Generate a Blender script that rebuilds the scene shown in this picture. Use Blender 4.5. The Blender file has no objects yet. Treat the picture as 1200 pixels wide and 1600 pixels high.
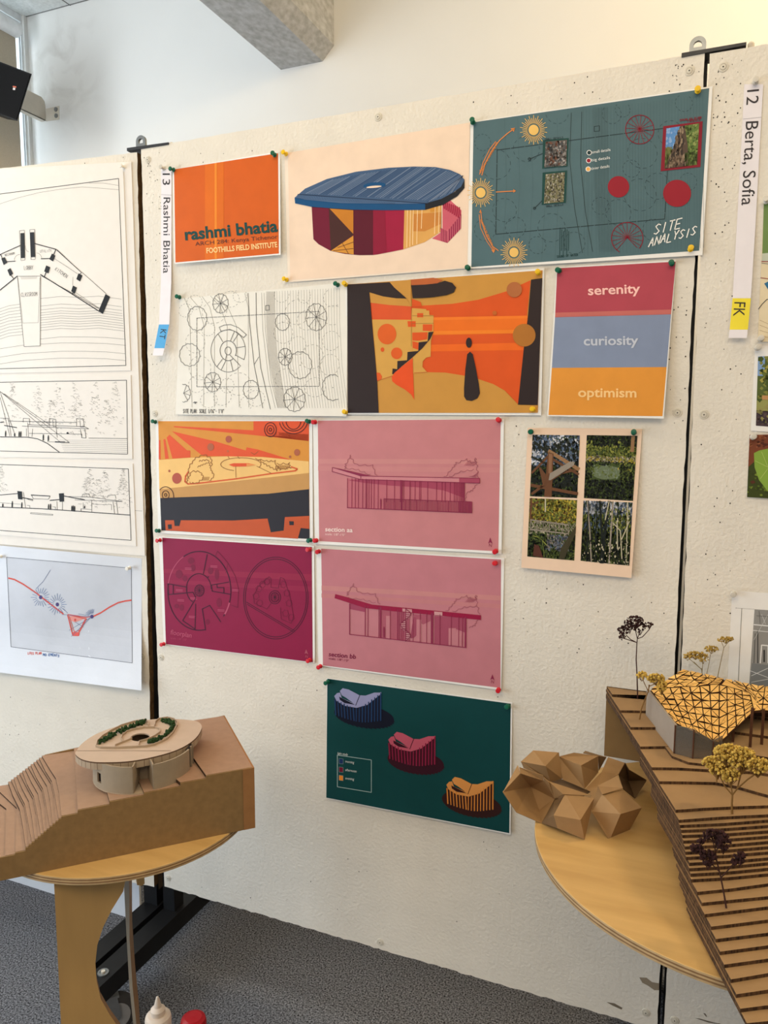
import bpy, bmesh, math, random
from mathutils import Vector, Matrix
random.seed(7)
SC = bpy.context.scene
COL = SC.collection
V = Vector

# ------------------------------------------------------------------ camera, world, lights, exposure
F = 1178.0
YAW, PITCH, ROLL = 0.39241968, -0.11516365, 0.00384812
CAM = V((1.2399, -1.4960, 1.4464))
_cy, _sy, _cp, _sp = math.cos(YAW), math.sin(YAW), math.cos(PITCH), math.sin(PITCH)
FW = V((-_sy * _cp, _cy * _cp, _sp))
_r0 = V((_cy, _sy, 0)); _u0 = _r0.cross(FW)
RT = _r0 * math.cos(ROLL) + _u0 * math.sin(ROLL)
UP = -_r0 * math.sin(ROLL) + _u0 * math.cos(ROLL)
cd = bpy.data.cameras.new('camera'); cam = bpy.data.objects.new('camera', cd); COL.objects.link(cam)
cam.matrix_world = Matrix(((RT.x, UP.x, -FW.x, CAM.x), (RT.y, UP.y, -FW.y, CAM.y), (RT.z, UP.z, -FW.z, CAM.z), (0, 0, 0, 1)))
cd.sensor_fit = 'VERTICAL'; cd.sensor_height = 36.0; cd.lens = F / 1600 * 36.0
cd.clip_start = 0.02; cd.clip_end = 60
SC.camera = cam
SC.view_settings.view_transform = 'Standard'; SC.view_settings.look = 'None'
SC.view_settings.gamma = 1.0; SC.view_settings.use_curve_mapping = False
SC.view_settings.exposure = 0.07

def area(name, loc, target, sx, sy, power, color, spread=180):
    l = bpy.data.lights.new(name, 'AREA'); l.shape = 'RECTANGLE'; l.size = sx; l.size_y = sy
    l.energy = power; l.color = color; l.spread = math.radians(spread)
    o = bpy.data.objects.new(name, l); COL.objects.link(o); o.location = loc
    o.rotation_euler = (V(target) - V(loc)).to_track_quat('-Z', 'Y').to_euler()
    return o
world = bpy.data.worlds.new('room_ambient'); SC.world = world; world.use_nodes = True
world.node_tree.nodes['Background'].inputs[0].default_value = (0.80, 0.88, 1.0, 1)
world.node_tree.nodes['Background'].inputs[1].default_value = 0.25
# daylight from the window wall on the left, warm ceiling lamps over the right of the boards
area('window_daylight', (-1.55, -1.3, 1.0), (0.2, -0.3, 0.4), 2.6, 1.5, 58, (0.72, 0.86, 1.0))
area('window_daylight_far', (-1.62, -0.25, 2.4), (0.2, 1.25, 2.6), 0.9, 1.4, 46, (0.86, 0.94, 1.0))
area('wall_lamp_warm', (2.3, 0.2, 3.2), (1.3, 1.3, 2.4), 0.5, 0.3, 31, (1.0, 0.74, 0.40))
area('ceiling_lights_near', (0.5, -0.7, 3.2), (0.5, 0.0, 1.2), 2.2, 0.3, 9, (1.0, 0.84, 0.58))
area('ceiling_lights_front', (1.0, -2.5, 3.0), (0.7, 0.0, 1.0), 3.0, 1.4, 53, (1.0, 0.82, 0.57))

# ------------------------------------------------------------------ pixel rays onto real planes
def ray(x, y): return FW + RT * ((x - 600) / F) - UP * ((y - 800) / F)
def at_z(x, y, z):
    d = ray(x, y); return CAM + d * ((z - CAM.z) / d.z)
def at_y(x, y, Y):
    d = ray(x, y); return CAM + d * ((Y - CAM.y) / d.y)
def at_plane(x, y, P0, n):
    d = ray(x, y); return CAM + d * ((V(P0) - CAM).dot(n) / d.dot(n))

# ------------------------------------------------------------------ materials
def lin(c):
    c /= 255.0
    return c / 12.92 if c <= 0.04045 else ((c + 0.055) / 1.055) ** 2.4
_m = {}
def mat(name, rgb, rough=0.6, var=0.06, scale=40, bump=0.0, bscale=80, metal=0.0, spec=0.3, stretch=(1, 1, 1), rgb2=None, detail=4):
    key = (name, rgb)
    if key in _m: return _m[key]
    m = bpy.data.materials.new(name); m.use_nodes = True
    nt = m.node_tree; b = nt.nodes['Principled BSDF']
    c = [lin(v) for v in rgb]
    tc = nt.nodes.new('ShaderNodeTexCoord'); mp = nt.nodes.new('ShaderNodeMapping')
    nt.links.new(tc.outputs['Object'], mp.inputs[0]); mp.inputs['Scale'].default_value = stretch
    nz = nt.nodes.new('ShaderNodeTexNoise'); nz.inputs['Scale'].default_value = scale; nz.inputs['Detail'].default_value = detail
    nt.links.new(mp.outputs[0], nz.inputs['Vector'])
    rp = nt.nodes.new('ShaderNodeValToRGB')
    c2 = [lin(v) for v in rgb2] if rgb2 else c
    rp.color_ramp.elements[0].color = [min(1, v * (1 - var)) for v in c] + [1]
    rp.color_ramp.elements[1].color = [min(1, v * (1 + var)) for v in c2] + [1]
    rp.color_ramp.elements[0].position = 0.3; rp.color_ramp.elements[1].position = 0.7
    nt.links.new(nz.outputs['Fac'], rp.inputs[0]); nt.links.new(rp.outputs[0], b.inputs['Base Color'])
    b.inputs['Roughness'].default_value = rough; b.inputs['Metallic'].default_value = metal
    b.inputs['Specular IOR Level'].default_value = spec
    if bump:
        n2 = nt.nodes.new('ShaderNodeTexNoise'); n2.inputs['Scale'].default_value = bscale; n2.inputs['Detail'].default_value = 5
        nt.links.new(mp.outputs[0], n2.inputs['Vector'])
        bp = nt.nodes.new('ShaderNodeBump'); bp.inputs['Strength'].default_value = bump; bp.inputs['Distance'].default_value = 0.004
        nt.links.new(n2.outputs['Fac'], bp.inputs['Height']); nt.links.new(bp.outputs[0], b.inputs['Normal'])
    _m[key] = m
    return m
def ink(*rgb): return mat('print_%02x%02x%02x' % rgb, rgb, rough=0.55, var=0.04, scale=25, spec=0.25)
PAPER = mat('white_paper', (240, 236, 230), 0.7, 0.02)

# ------------------------------------------------------------------ mesh builder: ONE mesh object per build()
class MB:
    def __init__(s): s.v, s.f, s.m, s.mats, s.sm = [], [], [], [], []
    def mi(s, m):
        if m not in s.mats: s.mats.append(m)
        return s.mats.index(m)
    def face(s, pts, m, smooth=False):
        k = len(s.v); s.v += [tuple(p) for p in pts]; s.f.append(tuple(range(k, k + len(pts)))); s.m.append(s.mi(m)); s.sm.append(smooth)
    def mesh(s, verts, faces, m, smooth=False):
        k = len(s.v); s.v += [tuple(p) for p in verts]; i = s.mi(m)
        for f in faces: s.f.append(tuple(k + a for a in f)); s.m.append(i); s.sm.append(smooth)
    def box(s, lo, hi, m, M=None):
        x0, y0, z0 = lo; x1, y1, z1 = hi
        vs = [V(p) for p in ((x0,y0,z0),(x1,y0,z0),(x1,y1,z0),(x0,y1,z0),(x0,y0,z1),(x1,y0,z1),(x1,y1,z1),(x0,y1,z1))]
        if M: vs = [M @ p for p in vs]
        s.mesh(vs, [(0,3,2,1),(4,5,6,7),(0,1,5,4),(1,2,6,5),(2,3,7,6),(3,0,4,7)], m)
    def prism(s, pts, vec, m, mside=None, mback=None):
        """polygon pts (front) extruded by vec"""
        n = len(pts); pts = [V(p) for p in pts]; q = [p + V(vec) for p in pts]
        s.face(pts, m); s.face(q[::-1], mback or m)
        for i in range(n):
            j = (i + 1) % n; s.face([pts[j], pts[i], q[i], q[j]], mside or m)
    def tube(s, path, rad, m, n=8, smooth=True):
        path = [V(p) for p in path]; R = rad if isinstance(rad, (list, tuple)) else [rad] * len(path)
        vs, fs = [], []; a0 = None
        for i, p in enumerate(path):
            t = (path[min(i + 1, len(path) - 1)] - path[max(i - 1, 0)]).normalized()
            if a0 is None: a0 = t.orthogonal()
            a = (a0 - t * a0.dot(t)).normalized(); b = t.cross(a); a0 = a
            for k in range(n):
                w = 2 * math.pi * k / n; vs.append(p + (a * math.cos(w) + b * math.sin(w)) * R[i])
        for i in range(len(path) - 1):
            for k in range(n):
                fs.append((i * n + k, i * n + (k + 1) % n, (i + 1) * n + (k + 1) % n, (i + 1) * n + k))
        s.mesh(vs, fs, m, smooth); L = (len(path) - 1) * n
        s.mesh(vs[:n][::-1], [tuple(range(n))], m); s.mesh(vs[L:L + n], [tuple(range(n))], m)
    def lathe(s, prof, origin, axis, m, n=20, smooth=True, mats=None):
        """prof: (radius, height along axis)"""
        ax = V(axis).normalized(); a = ax.orthogonal().normalized(); b = ax.cross(a); o = V(origin)
        for i in range(len(prof) - 1):
            (r0, h0), (r1, h1) = prof[i], prof[i + 1]; vs, fs = [], []
            for k in range(n):
                w = 2 * math.pi * k / n; d = a * math.cos(w) + b * math.sin(w)
                vs += [o + ax * h0 + d * r0, o + ax * h1 + d * r1]
            for k in range(n):
                j = (k + 1) % n; fs.append((2 * k, 2 * j, 2 * j + 1, 2 * k + 1))
            s.mesh(vs, fs, mats[i] if mats else m, smooth)
    def blob(s, c, r, m, n=5):
        c = V(c); vs = [c + V((0, 0, r))]; fs = []
        for i in range(1, 3):
            for k in range(n):
                w = 2 * math.pi * (k + .5 * i) / n; h = math.cos(math.pi * i / 3); q = math.sin(math.pi * i / 3)
                vs.append(c + V((math.cos(w) * q, math.sin(w) * q, h)) * r)
        vs.append(c - V((0, 0, r)))
        for k in range(n):
            j = (k + 1) % n
            fs += [(0, 1 + k, 1 + j), (1 + k, 1 + n + k, 1 + j), (1 + j, 1 + n + k, 1 + n + j), (1 + n + k, 2 * n + 1, 1 + n + j)]
        s.mesh(vs, fs, m)
    def build(s, name, parent=None, weld=0.0):
        me = bpy.data.meshes.new(name); O = parent.matrix_world.translation.copy() if parent else V((0, 0, 0))
        R = ROOTS.get(parent.name, O) if parent else O
        me.from_pydata([V(p) - R for p in s.v], [], s.f)
        for m in s.mats: me.materials.append(m)
        me.polygons.foreach_set('material_index', s.m); me.polygons.foreach_set('use_smooth', s.sm)
        if weld:
            bm = bmesh.new(); bm.from_mesh(me); bmesh.ops.remove_doubles(bm, verts=bm.verts, dist=weld)
            bmesh.ops.recalc_face_normals(bm, faces=bm.faces); bm.to_mesh(me); bm.free()
        me.update()
        o = bpy.data.objects.new(name, me); COL.objects.link(o)
        if parent: o.parent = parent; ROOTS[o.name] = R
        return o
ROOTS = {}
def tag(o, label=None, cat=None, group=None, kind=None):
    if label: o['label'] = label
    if cat: o['category'] = cat
    if group: o['group'] = group
    if kind: o['kind'] = kind
    return o
def thing(name, label, cat, loc=(0, 0, 0), group=None):
    o = bpy.data.objects.new(name, None); COL.objects.link(o); o.location = loc; o.empty_display_size = 0.05
    ROOTS[o.name] = V(loc); return tag(o, label, cat, group)
def struct(mb, name): return tag(mb.build(name), kind='structure')

# ------------------------------------------------------------------ text to flat polygons
_tc = {}
def text_geo(body, bold):
    key = (body, bold)
    if key in _tc: return _tc[key]
    cu = bpy.data.curves.new('t', 'FONT'); cu.body = body; cu.size = 1.0; cu.offset = bold; cu.resolution_u = 3; cu.fill_mode = 'FRONT'
    o = bpy.data.objects.new('t', cu); COL.objects.link(o)
    me = bpy.data.meshes.new_from_object(o.evaluated_get(bpy.context.evaluated_depsgraph_get()))
    vs = [(v.co.x, v.co.y) for v in me.vertices]; fs = [tuple(p.vertices) for p in me.polygons]
    bpy.data.objects.remove(o); bpy.data.curves.remove(cu); bpy.data.meshes.remove(me)
    x0 = min(v[0] for v in vs); x1 = max(v[0] for v in vs)
    _tc[key] = ([((x - x0) / (x1 - x0), y / 0.70) for x, y in vs], fs)
    return _tc[key]
STROKES = {'S': [[(1,.85),(.5,1),(.05,.8),(.5,.5),(.95,.25),(.5,0),(0,.12)]], 'I': [[(.5,0),(.5,1)]], 'T': [[(0,1),(1,1)],[(.5,1),(.5,0)]],
 'E': [[(1,1),(0,1),(0,0),(1,0)],[(0,.5),(.8,.5)]], 'A': [[(0,0),(.5,1),(1,0)],[(.2,.4),(.8,.4)]], 'N': [[(0,0),(0,1),(1,0),(1,1)]],
 'L': [[(0,1),(0,0),(1,0)]], 'Y': [[(0,1),(.5,.5),(1,1)],[(.5,.5),(.5,0)]], 'O': [[(.5,0),(0,.3),(0,.7),(.5,1),(1,.7),(1,.3),(.5,0)]],
 'B': [[(0,0),(0,1),(.8,.9),(.8,.6),(0,.5),(1,.4),(1,.1),(0,0)]], 'C': [[(1,.85),(.5,1),(0,.7),(0,.3),(.5,0),(1,.15)]],
 'R': [[(0,0),(0,1),(.9,.9),(.9,.6),(0,.5),(1,0)]], 'M': [[(0,0),(0,1),(.5,.4),(1,1),(1,0)]], 'K': [[(0,0),(0,1)],[(1,1),(0,.45),(1,0)]],
 'H': [[(0,0),(0,1)],[(1,0),(1,1)],[(0,.5),(1,.5)]], 'U': [[(0,1),(0,.2),(.5,0),(1,.2),(1,1)]], 'P': [[(0,0),(0,1),(.9,.9),(.9,.55),(0,.45)]],
 'D': [[(0,0),(0,1),(.7,.9),(1,.5),(.7,.1),(0,0)]], 'G': [[(1,.85),(.5,1),(0,.6),(.2,.1),(.9,.1),(.9,.45),(.5,.45)]], 'W': [[(0,1),(.25,0),(.5,.7),(.75,0),(1,1)]],
 'F': [[(1,1),(0,1),(0,0)],[(0,.5),(.8,.5)]], ':': [[(.4,.2),(.6,.2)],[(.4,.7),(.6,.7)]], '1': [[(.3,.8),(.5,1),(.5,0)]], '-': [[(.1,.5),(.9,.5)]],
 '"': [[(.3,1),(.3,.75)],[(.7,1),(.7,.75)]], "'": [[(.5,1),(.5,.75)]], '/': [[(0,0),(1,1)]], '0': [[(.5,0),(0,.5),(.5,1),(1,.5),(.5,0)]],
 '6': [[(.9,1),(.2,.6),(.1,.2),(.6,0),(.9,.3),(.2,.5)]], '8': [[(.5,.5),(.1,.75),(.5,1),(.9,.75),(.5,.5),(0,.25),(.5,0),(1,.25),(.5,.5)]], ' ': []}

# ------------------------------------------------------------------ a printed sheet: one mesh, art lies in thin ink layers on the paper
class Sheet:
    def __init__(s, corners, off=0.0015, tilt=0.0, plane=((0, 0, 0), (0, 1, 0)), curl=None, paper=None, crop=(0, 0, 1), seg=1, thick=0.0004):
        s.mb = MB(); s.P0 = V(plane[0]); s.n = V(plane[1]); s.off = off; s.tilt = tilt; s.curl = curl
        s.set(*crop); s.zt = at_plane(*corners[0], s.P0, s.n).z; s.k = 0; s.corn = corners
        s.y0 = min(c[1] for c in corners); s.y1 = max(c[1] for c in corners)
        m = paper or PAPER; a, b, c, d = [V(q) for q in corners]; s.crop_on = False
        def P(u, v): return (a * (1 - u) + b * u) * (1 - v) + (d * (1 - u) + c * u) * v
        N = seg; g = [[s.P(*P(i / N, j / N), 0) for i in range(N + 1)] for j in range(N + 1)]
        back = s.n * thick
        for j in range(N):
            for i in range(N):
                s.mb.face([g[j][i], g[j + 1][i], g[j + 1][i + 1], g[j][i + 1]], m, N > 1)
        rim = [g[0][i] for i in range(N)] + [g[j][N] for j in range(N)] + [g[N][N - i] for i in range(N)] + [g[N - j][0] for j in range(N)]
        for i in range(len(rim)):
            p, q = rim[i], rim[(i + 1) % len(rim)]; s.mb.face([p, q, q + back, p + back], m)
        if N == 1: s.mb.face([p + back for p in rim], m)
        s.crop_on = True; s.bil = P
    def set(s, x0, y0, k): s.cx, s.cy, s.ck = x0, y0, k
    def px(s, x, y): return (s.cx + x * s.ck, s.cy + y * s.ck)
    def P(s, x, y, layer):
        a = s.off + layer * 0.00018
        if s.curl: a += s.curl(x, y, s)
        d = ray(x, y)
        return CAM + d * (-(s.n.dot(CAM - s.P0) + a + s.tilt * (s.zt - CAM.z)) / (s.n.dot(d) - s.tilt * d.z))
    def poly(s, pts, m, layer=1):
        s.mb.face([s.P(*s.px(*p), layer) for p in pts], m)
    def line(s, pts, w, m, layer=2, closed=False):
        """w in photo pixels"""
        q = [V(s.px(*p)) for p in pts]
        if closed: q.append(q[0])
        for p0, p1 in zip(q, q[1:]):
            d = p1 - p0
            if d.length < 1e-6: continue
            d.normalize(); n = V((-d.y, d.x)) * (w / 2); e = d * (w * 0.2)
            s.mb.face([s.P(*t, layer) for t in (p0 - n - e, p0 + n - e, p1 + n + e, p1 - n + e)], m)
    def dash(s, pts, w, m, layer=2, on=6, off=4):
        """dash lengths in crop units"""
        for (x0, y0), (x1, y1) in zip(pts, pts[1:]):
            L = math.hypot(x1 - x0, y1 - y0); t = 0
            while t < L:
                e = min(L, t + on); s.line([(x0 + (x1 - x0) * t / L, y0 + (y1 - y0) * t / L), (x0 + (x1 - x0) * e / L, y0 + (y1 - y0) * e / L)], w, m, layer); t += on + off
    def ell(s, cx, cy, rx, ry, n=36, a0=0, a1=360, rot=0, wob=0, wn=11):
        c, q = math.cos(math.radians(rot)), math.sin(math.radians(rot)); out = []; full = abs(a1 - a0) >= 360
        for i in range(n + (0 if full else 1)):
            w = math.radians(a0 + (a1 - a0) * i / n); k = 1 + wob * math.sin(w * wn); x, y = rx * k * math.cos(w), ry * k * math.sin(w)
            out.append((cx + x * c - y * q, cy + x * q + y * c))
        return out
    def text(s, body, p0, p1, h, m, layer=3, bold=0.0, up=None):
        """baseline from p0 to p1 and cap height h, crop units"""
        vs, fs = text_geo(body, bold); p0, p1 = V(p0), V(p1); d = p1 - p0
        u = V(up) if up else V((d.y, -d.x)).normalized()
        vv = [p0 + d * x + u * (h * y) for x, y in vs]
        s.mb.mesh([s.P(*s.px(*p), layer) for p in vv], fs, m)
    def hand(s, body, p0, p1, h, w, m, layer=3, up=None, jit=0.0):
        p0, p1 = V(p0), V(p1); d = (p1 - p0) / len(body); u = V(up) if up else V((d.y, -d.x)).normalized()
        for i, ch in enumerate(body):
            o = p0 + d * i + V((0, random.uniform(-jit, jit)))
            for st in STROKES.get(ch, []): s.line([tuple(o + d * 0.72 * x + u * (h * y)) for x, y in st], w, m, layer)
    def speckle(s, quad, n, size, pal, layer=2, asp=1.0, rnd=random):
        """pal(u, v) -> material or None; quad corners in crop units TL TR BR BL"""
        a, b, c, d = [V(q) for q in quad]
        for i in range(n):
            u, v = rnd.random(), rnd.random(); m = pal(u, v)
            if m is None: continue
            r = size * rnd.uniform(.5, 1.3); k = rnd.randint(3, 5); w0 = rnd.random() * 6.3
            pts = []
            for j in range(k):
                w = w0 + 6.283 * j / k
                uu = min(1, max(0, u + r * math.cos(w))); vv = min(1, max(0, v + r * asp * math.sin(w)))
                pts.append((a * (1 - uu) + b * uu) * (1 - vv) + (d * (1 - uu) + c * uu) * vv)
            s.poly(pts, m, layer)
    def rect(s, quad, x0, y0, x1, y1):
        a, b, c, d = [V(q) for q in quad]
        f = lambda u, v: tuple((a * (1 - u) + b * u) * (1 - v) + (d * (1 - u) + c * u) * v)
        return [f(x0, y0), f(x1, y0), f(x1, y1), f(x0, y1)]
    def uv(s, quad, pts):
        a, b, c, d = [V(q) for q in quad]
        return [tuple((a * (1 - u) + b * u) * (1 - v) + (d * (1 - u) + c * u) * v) for u, v in pts]
    def done(s, name, label, cat='poster', group=None): return tag(s.mb.build(name), label, cat, group)

# ------------------------------------------------------------------ the room
WY = 1.3
_c = at_y(42, 27, WY); X0, ZC = _c.x, _c.z
wall_m = mat('white_wall_paint', (226, 225, 222), 0.75, 0.015, 3, bump=0.02, bscale=120)
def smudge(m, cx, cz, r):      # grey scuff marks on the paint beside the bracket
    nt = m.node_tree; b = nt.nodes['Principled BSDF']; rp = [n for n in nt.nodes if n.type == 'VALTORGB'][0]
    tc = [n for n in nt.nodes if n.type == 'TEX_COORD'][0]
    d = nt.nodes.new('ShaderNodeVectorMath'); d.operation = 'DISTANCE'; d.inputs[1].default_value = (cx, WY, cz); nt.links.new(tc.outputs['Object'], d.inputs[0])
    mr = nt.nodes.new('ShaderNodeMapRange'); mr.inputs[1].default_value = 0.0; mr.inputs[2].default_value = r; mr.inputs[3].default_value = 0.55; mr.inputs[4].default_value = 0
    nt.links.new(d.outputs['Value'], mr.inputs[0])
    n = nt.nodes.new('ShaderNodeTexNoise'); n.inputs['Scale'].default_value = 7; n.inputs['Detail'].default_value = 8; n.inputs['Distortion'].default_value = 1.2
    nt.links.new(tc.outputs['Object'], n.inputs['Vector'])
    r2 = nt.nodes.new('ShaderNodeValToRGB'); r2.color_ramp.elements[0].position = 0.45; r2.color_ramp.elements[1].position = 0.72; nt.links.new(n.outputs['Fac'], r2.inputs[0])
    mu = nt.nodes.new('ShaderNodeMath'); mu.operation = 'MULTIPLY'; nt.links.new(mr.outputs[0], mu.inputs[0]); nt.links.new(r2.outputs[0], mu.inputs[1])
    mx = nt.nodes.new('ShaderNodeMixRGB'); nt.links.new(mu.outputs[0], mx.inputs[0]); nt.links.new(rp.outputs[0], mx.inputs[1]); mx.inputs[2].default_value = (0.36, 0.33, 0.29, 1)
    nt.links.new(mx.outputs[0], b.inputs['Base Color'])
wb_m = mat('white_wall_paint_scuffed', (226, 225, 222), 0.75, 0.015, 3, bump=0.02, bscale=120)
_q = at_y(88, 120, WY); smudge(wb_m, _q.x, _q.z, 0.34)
b = MB(); b.box((X0, WY, 0), (3.6, WY + 0.1, ZC), wb_m); struct(b, 'wall_back')
cm = mat('carpet_pile', (30, 31, 35), 0.95, 0.3, 230, bump=0.9, bscale=300, spec=0.05, rgb2=(134, 135, 140), detail=2)
b = MB(); b.box((X0 - 0.4, -3.2, -0.05), (3.6, WY, 0), cm); struct(b, 'floor')
tile_m = mat('ceiling_tile', (214, 216, 214), 0.9, 0.10, 90, bump=0.15, bscale=150)
grid_m = mat('ceiling_grid_seam', (112, 110, 108), 0.8)  # dark seam lines between the ceiling tiles
b = MB(); b.box((X0 - 0.1, -3.2, ZC), (3.6, WY + 0.1, ZC + 0.05), tile_m)
g = at_z(108, 7, ZC)
for i in range(-1, 8):
    x = g.x + 0.6096 * i; b.box((x - 0.003, -3.2, ZC - 0.001), (x + 0.003, WY, ZC), grid_m)
for i in range(7):
    y = WY - 0.004 - 0.6096 * i; b.box((X0, y - 0.004, ZC - 0.001), (3.6, y, ZC), grid_m)
struct(b, 'ceiling')
b = MB(); b.box((3.6, -3.2, 0), (3.7, WY + 0.1, ZC), wall_m); struct(b, 'wall_right')
# window wall on the left: a jamb beside the corner, sill wall, lintel, sky outside
YJ = at_plane(42.5, 150, (X0, 0, 0), V((1, 0, 0))).y
b = MB()
b.box((X0 - 0.015, YJ, 0), (X0, WY, ZC), wall_m); b.box((X0 - 0.1, -3.2, 0), (X0, YJ, 0.75), wall_m)
b.box((X0 - 0.1, -3.2, 0.75), (X0, -2.9, ZC), wall_m)
struct(b, 'wall_left')
fm = mat('white_window_frame', (225, 228, 230), 0.4)
b = MB()
b.box((X0 - 0.03, -2.9, 0.75), (X0 - 0.012, YJ, 0.80), fm); b.box((X0 - 0.03, -2.9, ZC - 0.03), (X0 - 0.012, YJ, ZC), fm)
for y in (-2.9, -1.5, -0.15): b.box((X0 - 0.03, y, 0.8), (X0 - 0.012, y + 0.03, ZC - 0.03), fm)
b.box((X0 - 0.03, YJ - 0.008, 0.8), (X0 - 0.012, YJ, ZC - 0.03), fm)
win = struct(b, 'window_1')
gm = bpy.data.materials.new('window_glass'); gm.use_nodes = True
gb = gm.node_tree.nodes['Principled BSDF']; gb.inputs['Transmission Weight'].default_value = 1; gb.inputs['Roughness'].default_value = 0; gb.inputs['IOR'].default_value = 1.02
b = MB(); b.box((X0 - 0.024, -2.9, 0.80), (X0 - 0.020, YJ - .008, ZC - 0.03), gm); b.build('pane', win)
em = bpy.data.materials.new('overcast_sky'); em.use_nodes = True; nt = em.node_tree; nt.nodes.remove(nt.nodes['Principled BSDF'])
e = nt.nodes.new('ShaderNodeEmission'); e.inputs[0].default_value = (0.78, 0.93, 1, 1); e.inputs[1].default_value = 2.0
nt.links.new(e.outputs[0], nt.nodes['Material Output'].inputs[0])
b = MB(); b.box((X0 - 0.62, -3.2, -0.05), (X0 - 0.60, 2.6, 4.0), em); struct(b, 'sky')
YS = at_plane(28, 150, (X0 + 0.03, 0, 0), V((1, 0, 0))).y
sh = thing('roller_shade', 'beige roller shade pulled down over the window at the far left', 'window shade', (X0 + 0.03, YS - 1.0, 0.9))
shm = mat('beige_shade_cloth', (178, 168, 150), 0.85, 0.04, 200, bump=0.05, bscale=300)
b = MB(); b.box((X0 + 0.028, -2.6, 0.9), (X0 + 0.032, YS, ZC - 0.12), shm); b.build('shade_cloth', sh)
b = MB(); b.lathe([(0, 0), (0.033, 0), (0.033, YS + 2.6), (0, YS + 2.6)], (X0 + 0.045, -2.6, ZC - 0.11), (0, 1, 0), fm, 16); b.build('roller_tube', sh)
b = MB(); b.box((X0 + 0.02, -2.6, 0.885), (X0 + 0.04, YS, 0.91), fm); b.build('hem_bar', sh)
# concrete beam running from the back wall over the boards
con = mat('raw_concrete', (168, 168, 166), 0.85, 0.06, 50, bump=0.14, bscale=160, rgb2=(194, 195, 196), detail=12, stretch=(1, .6, 1))
pl, pr = at_y(439, 109, WY), at_y(522, 86, WY); zb = pl.z
b = MB(); prof = [(pl.x, zb), (pr.x - 0.05, zb), (pr.x, zb + 0.05), (pr.x, ZC), (pl.x, ZC)]
b.prism([(x, -1.2, z) for x, z in prof], (0, WY + 1.2, 0), con); struct(b, 'trim_1')
# plain white panel standing on the carpet behind the left board
b = MB(); pw = mat('white_foam_board', (222, 224, 228), 0.7, 0.02, 20)
b.box((-1.0, 0.13, 0.0), (-0.20, 0.138, 1.1), pw)
tag(b.build('foam_board'), 'plain white board standing on the carpet behind the left display board', 'board')

# ------------------------------------------------------------------ the display boards on their rolling stands
bm_ = mat('white_painted_pinboard', (230, 221, 206), 0.75, 0.03, 14, bump=0.42, bscale=140, detail=7)
fib = mat('brown_fibreboard_edge', (112, 84, 50), 0.95, 0.3, 120, bump=0.4, bscale=200)
hole = mat('pin_hole', (42, 36, 30), 0.95)
blk = mat('black_steel', (17, 17, 19), 0.5, 0.25, 18, bump=0.08, bscale=40)
zinc = mat('galvanised_steel', (142, 145, 146), 0.4, 0.12, 40, metal=0.75)
scr = mat('painted_screw', (214, 205, 188), 0.5, 0.05)
PL = ((-0.02, 0, 0), (-0.0941, 0.9956, 0)); PM = ((0, 0, 0), (0, 1, 0))
def jag(a, c, n, amp, rnd):
    a, c = V(a), V(c); t = (c - a).normalized(); o = V((t.z, 0, -t.x)) if abs(t.z) > .1 else V((0, 0, 1)); out = []
    for i in range(n):
        out.append(a.lerp(c, i / n) + (o * rnd.uniform(-amp, amp) + t * 0 if i else V((0, 0, 0))))
    return out
def board(name, label, corners, plane, holes, screws, seed, marks=()):
    rnd = random.Random(seed); n = V(plane[1])
    P = [at_plane(*c, V(plane[0]), n) if len(c) == 2 else V(c) for c in corners]
    root = thing(name, label, 'display board', ((P[2] + P[3]) / 2)); b = MB()
    out = jag(P[0], P[1], 60, 0.0006, rnd) + jag(P[1], P[2], 90, 0.0010, rnd) + jag(P[2], P[3], 110, 0.0016, rnd) + jag(P[3], P[0], 90, 0.0010, rnd)
    b.prism(out, n * 0.018, bm_, fib, fib)
    for (x0, x1, y0, y1, k) in holes:      # pixel areas where the board is full of old pin holes
        for i in range(k):
            c = at_plane(rnd.uniform(x0, x1), rnd.uniform(y0, y1), V(plane[0]), n) - n * 0.0004; r = rnd.uniform(0.0006, 0.0013); t = V((n.y, -n.x, 0))
            if not (max(P[2].z, P[3].z) + .005 < c.z < min(P[0].z, P[1].z) - .005 and max(P[0].x, P[3].x) + .004 < c.x < min(P[1].x, P[2].x) - .004): continue
            b.face([c + t * (r * math.cos(w)) + V((0, 0, r * 1.2 * math.sin(w))) for w in [6.283 * j / 6 for j in range(6)]], hole)
    for pts, m in marks: b.face([at_plane(*q, V(plane[0]), n) - n * 0.0003 for q in pts], m)
    b.build('pin_sheet', root)
    for q in screws:
        c = at_plane(*q, V(plane[0]), n); s = MB()
        s.lathe([(0.0085, 0.0), (0.008, 0.0012), (0.0055, 0.0016), (0.005, 0.0008)], c, -n, scr, 16)
        s.lathe([(0.005, 0.0008), (0.0046, 0.002), (0.0012, 0.0024), (0.0010, 0.0010), (0, 0.0009)], c, -n, scr, 12, mats=[scr, scr, hole, hole])
        s.build('screw', root)
    return root
stain = mat('bare_brown_patch', (150, 134, 112), 0.9)
scuff = mat('dark_scuff', (120, 108, 92), 0.9)
def crp(x0, y0, k, pts): return [(x0 + x * k, y0 + y * k) for x, y in pts]
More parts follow.
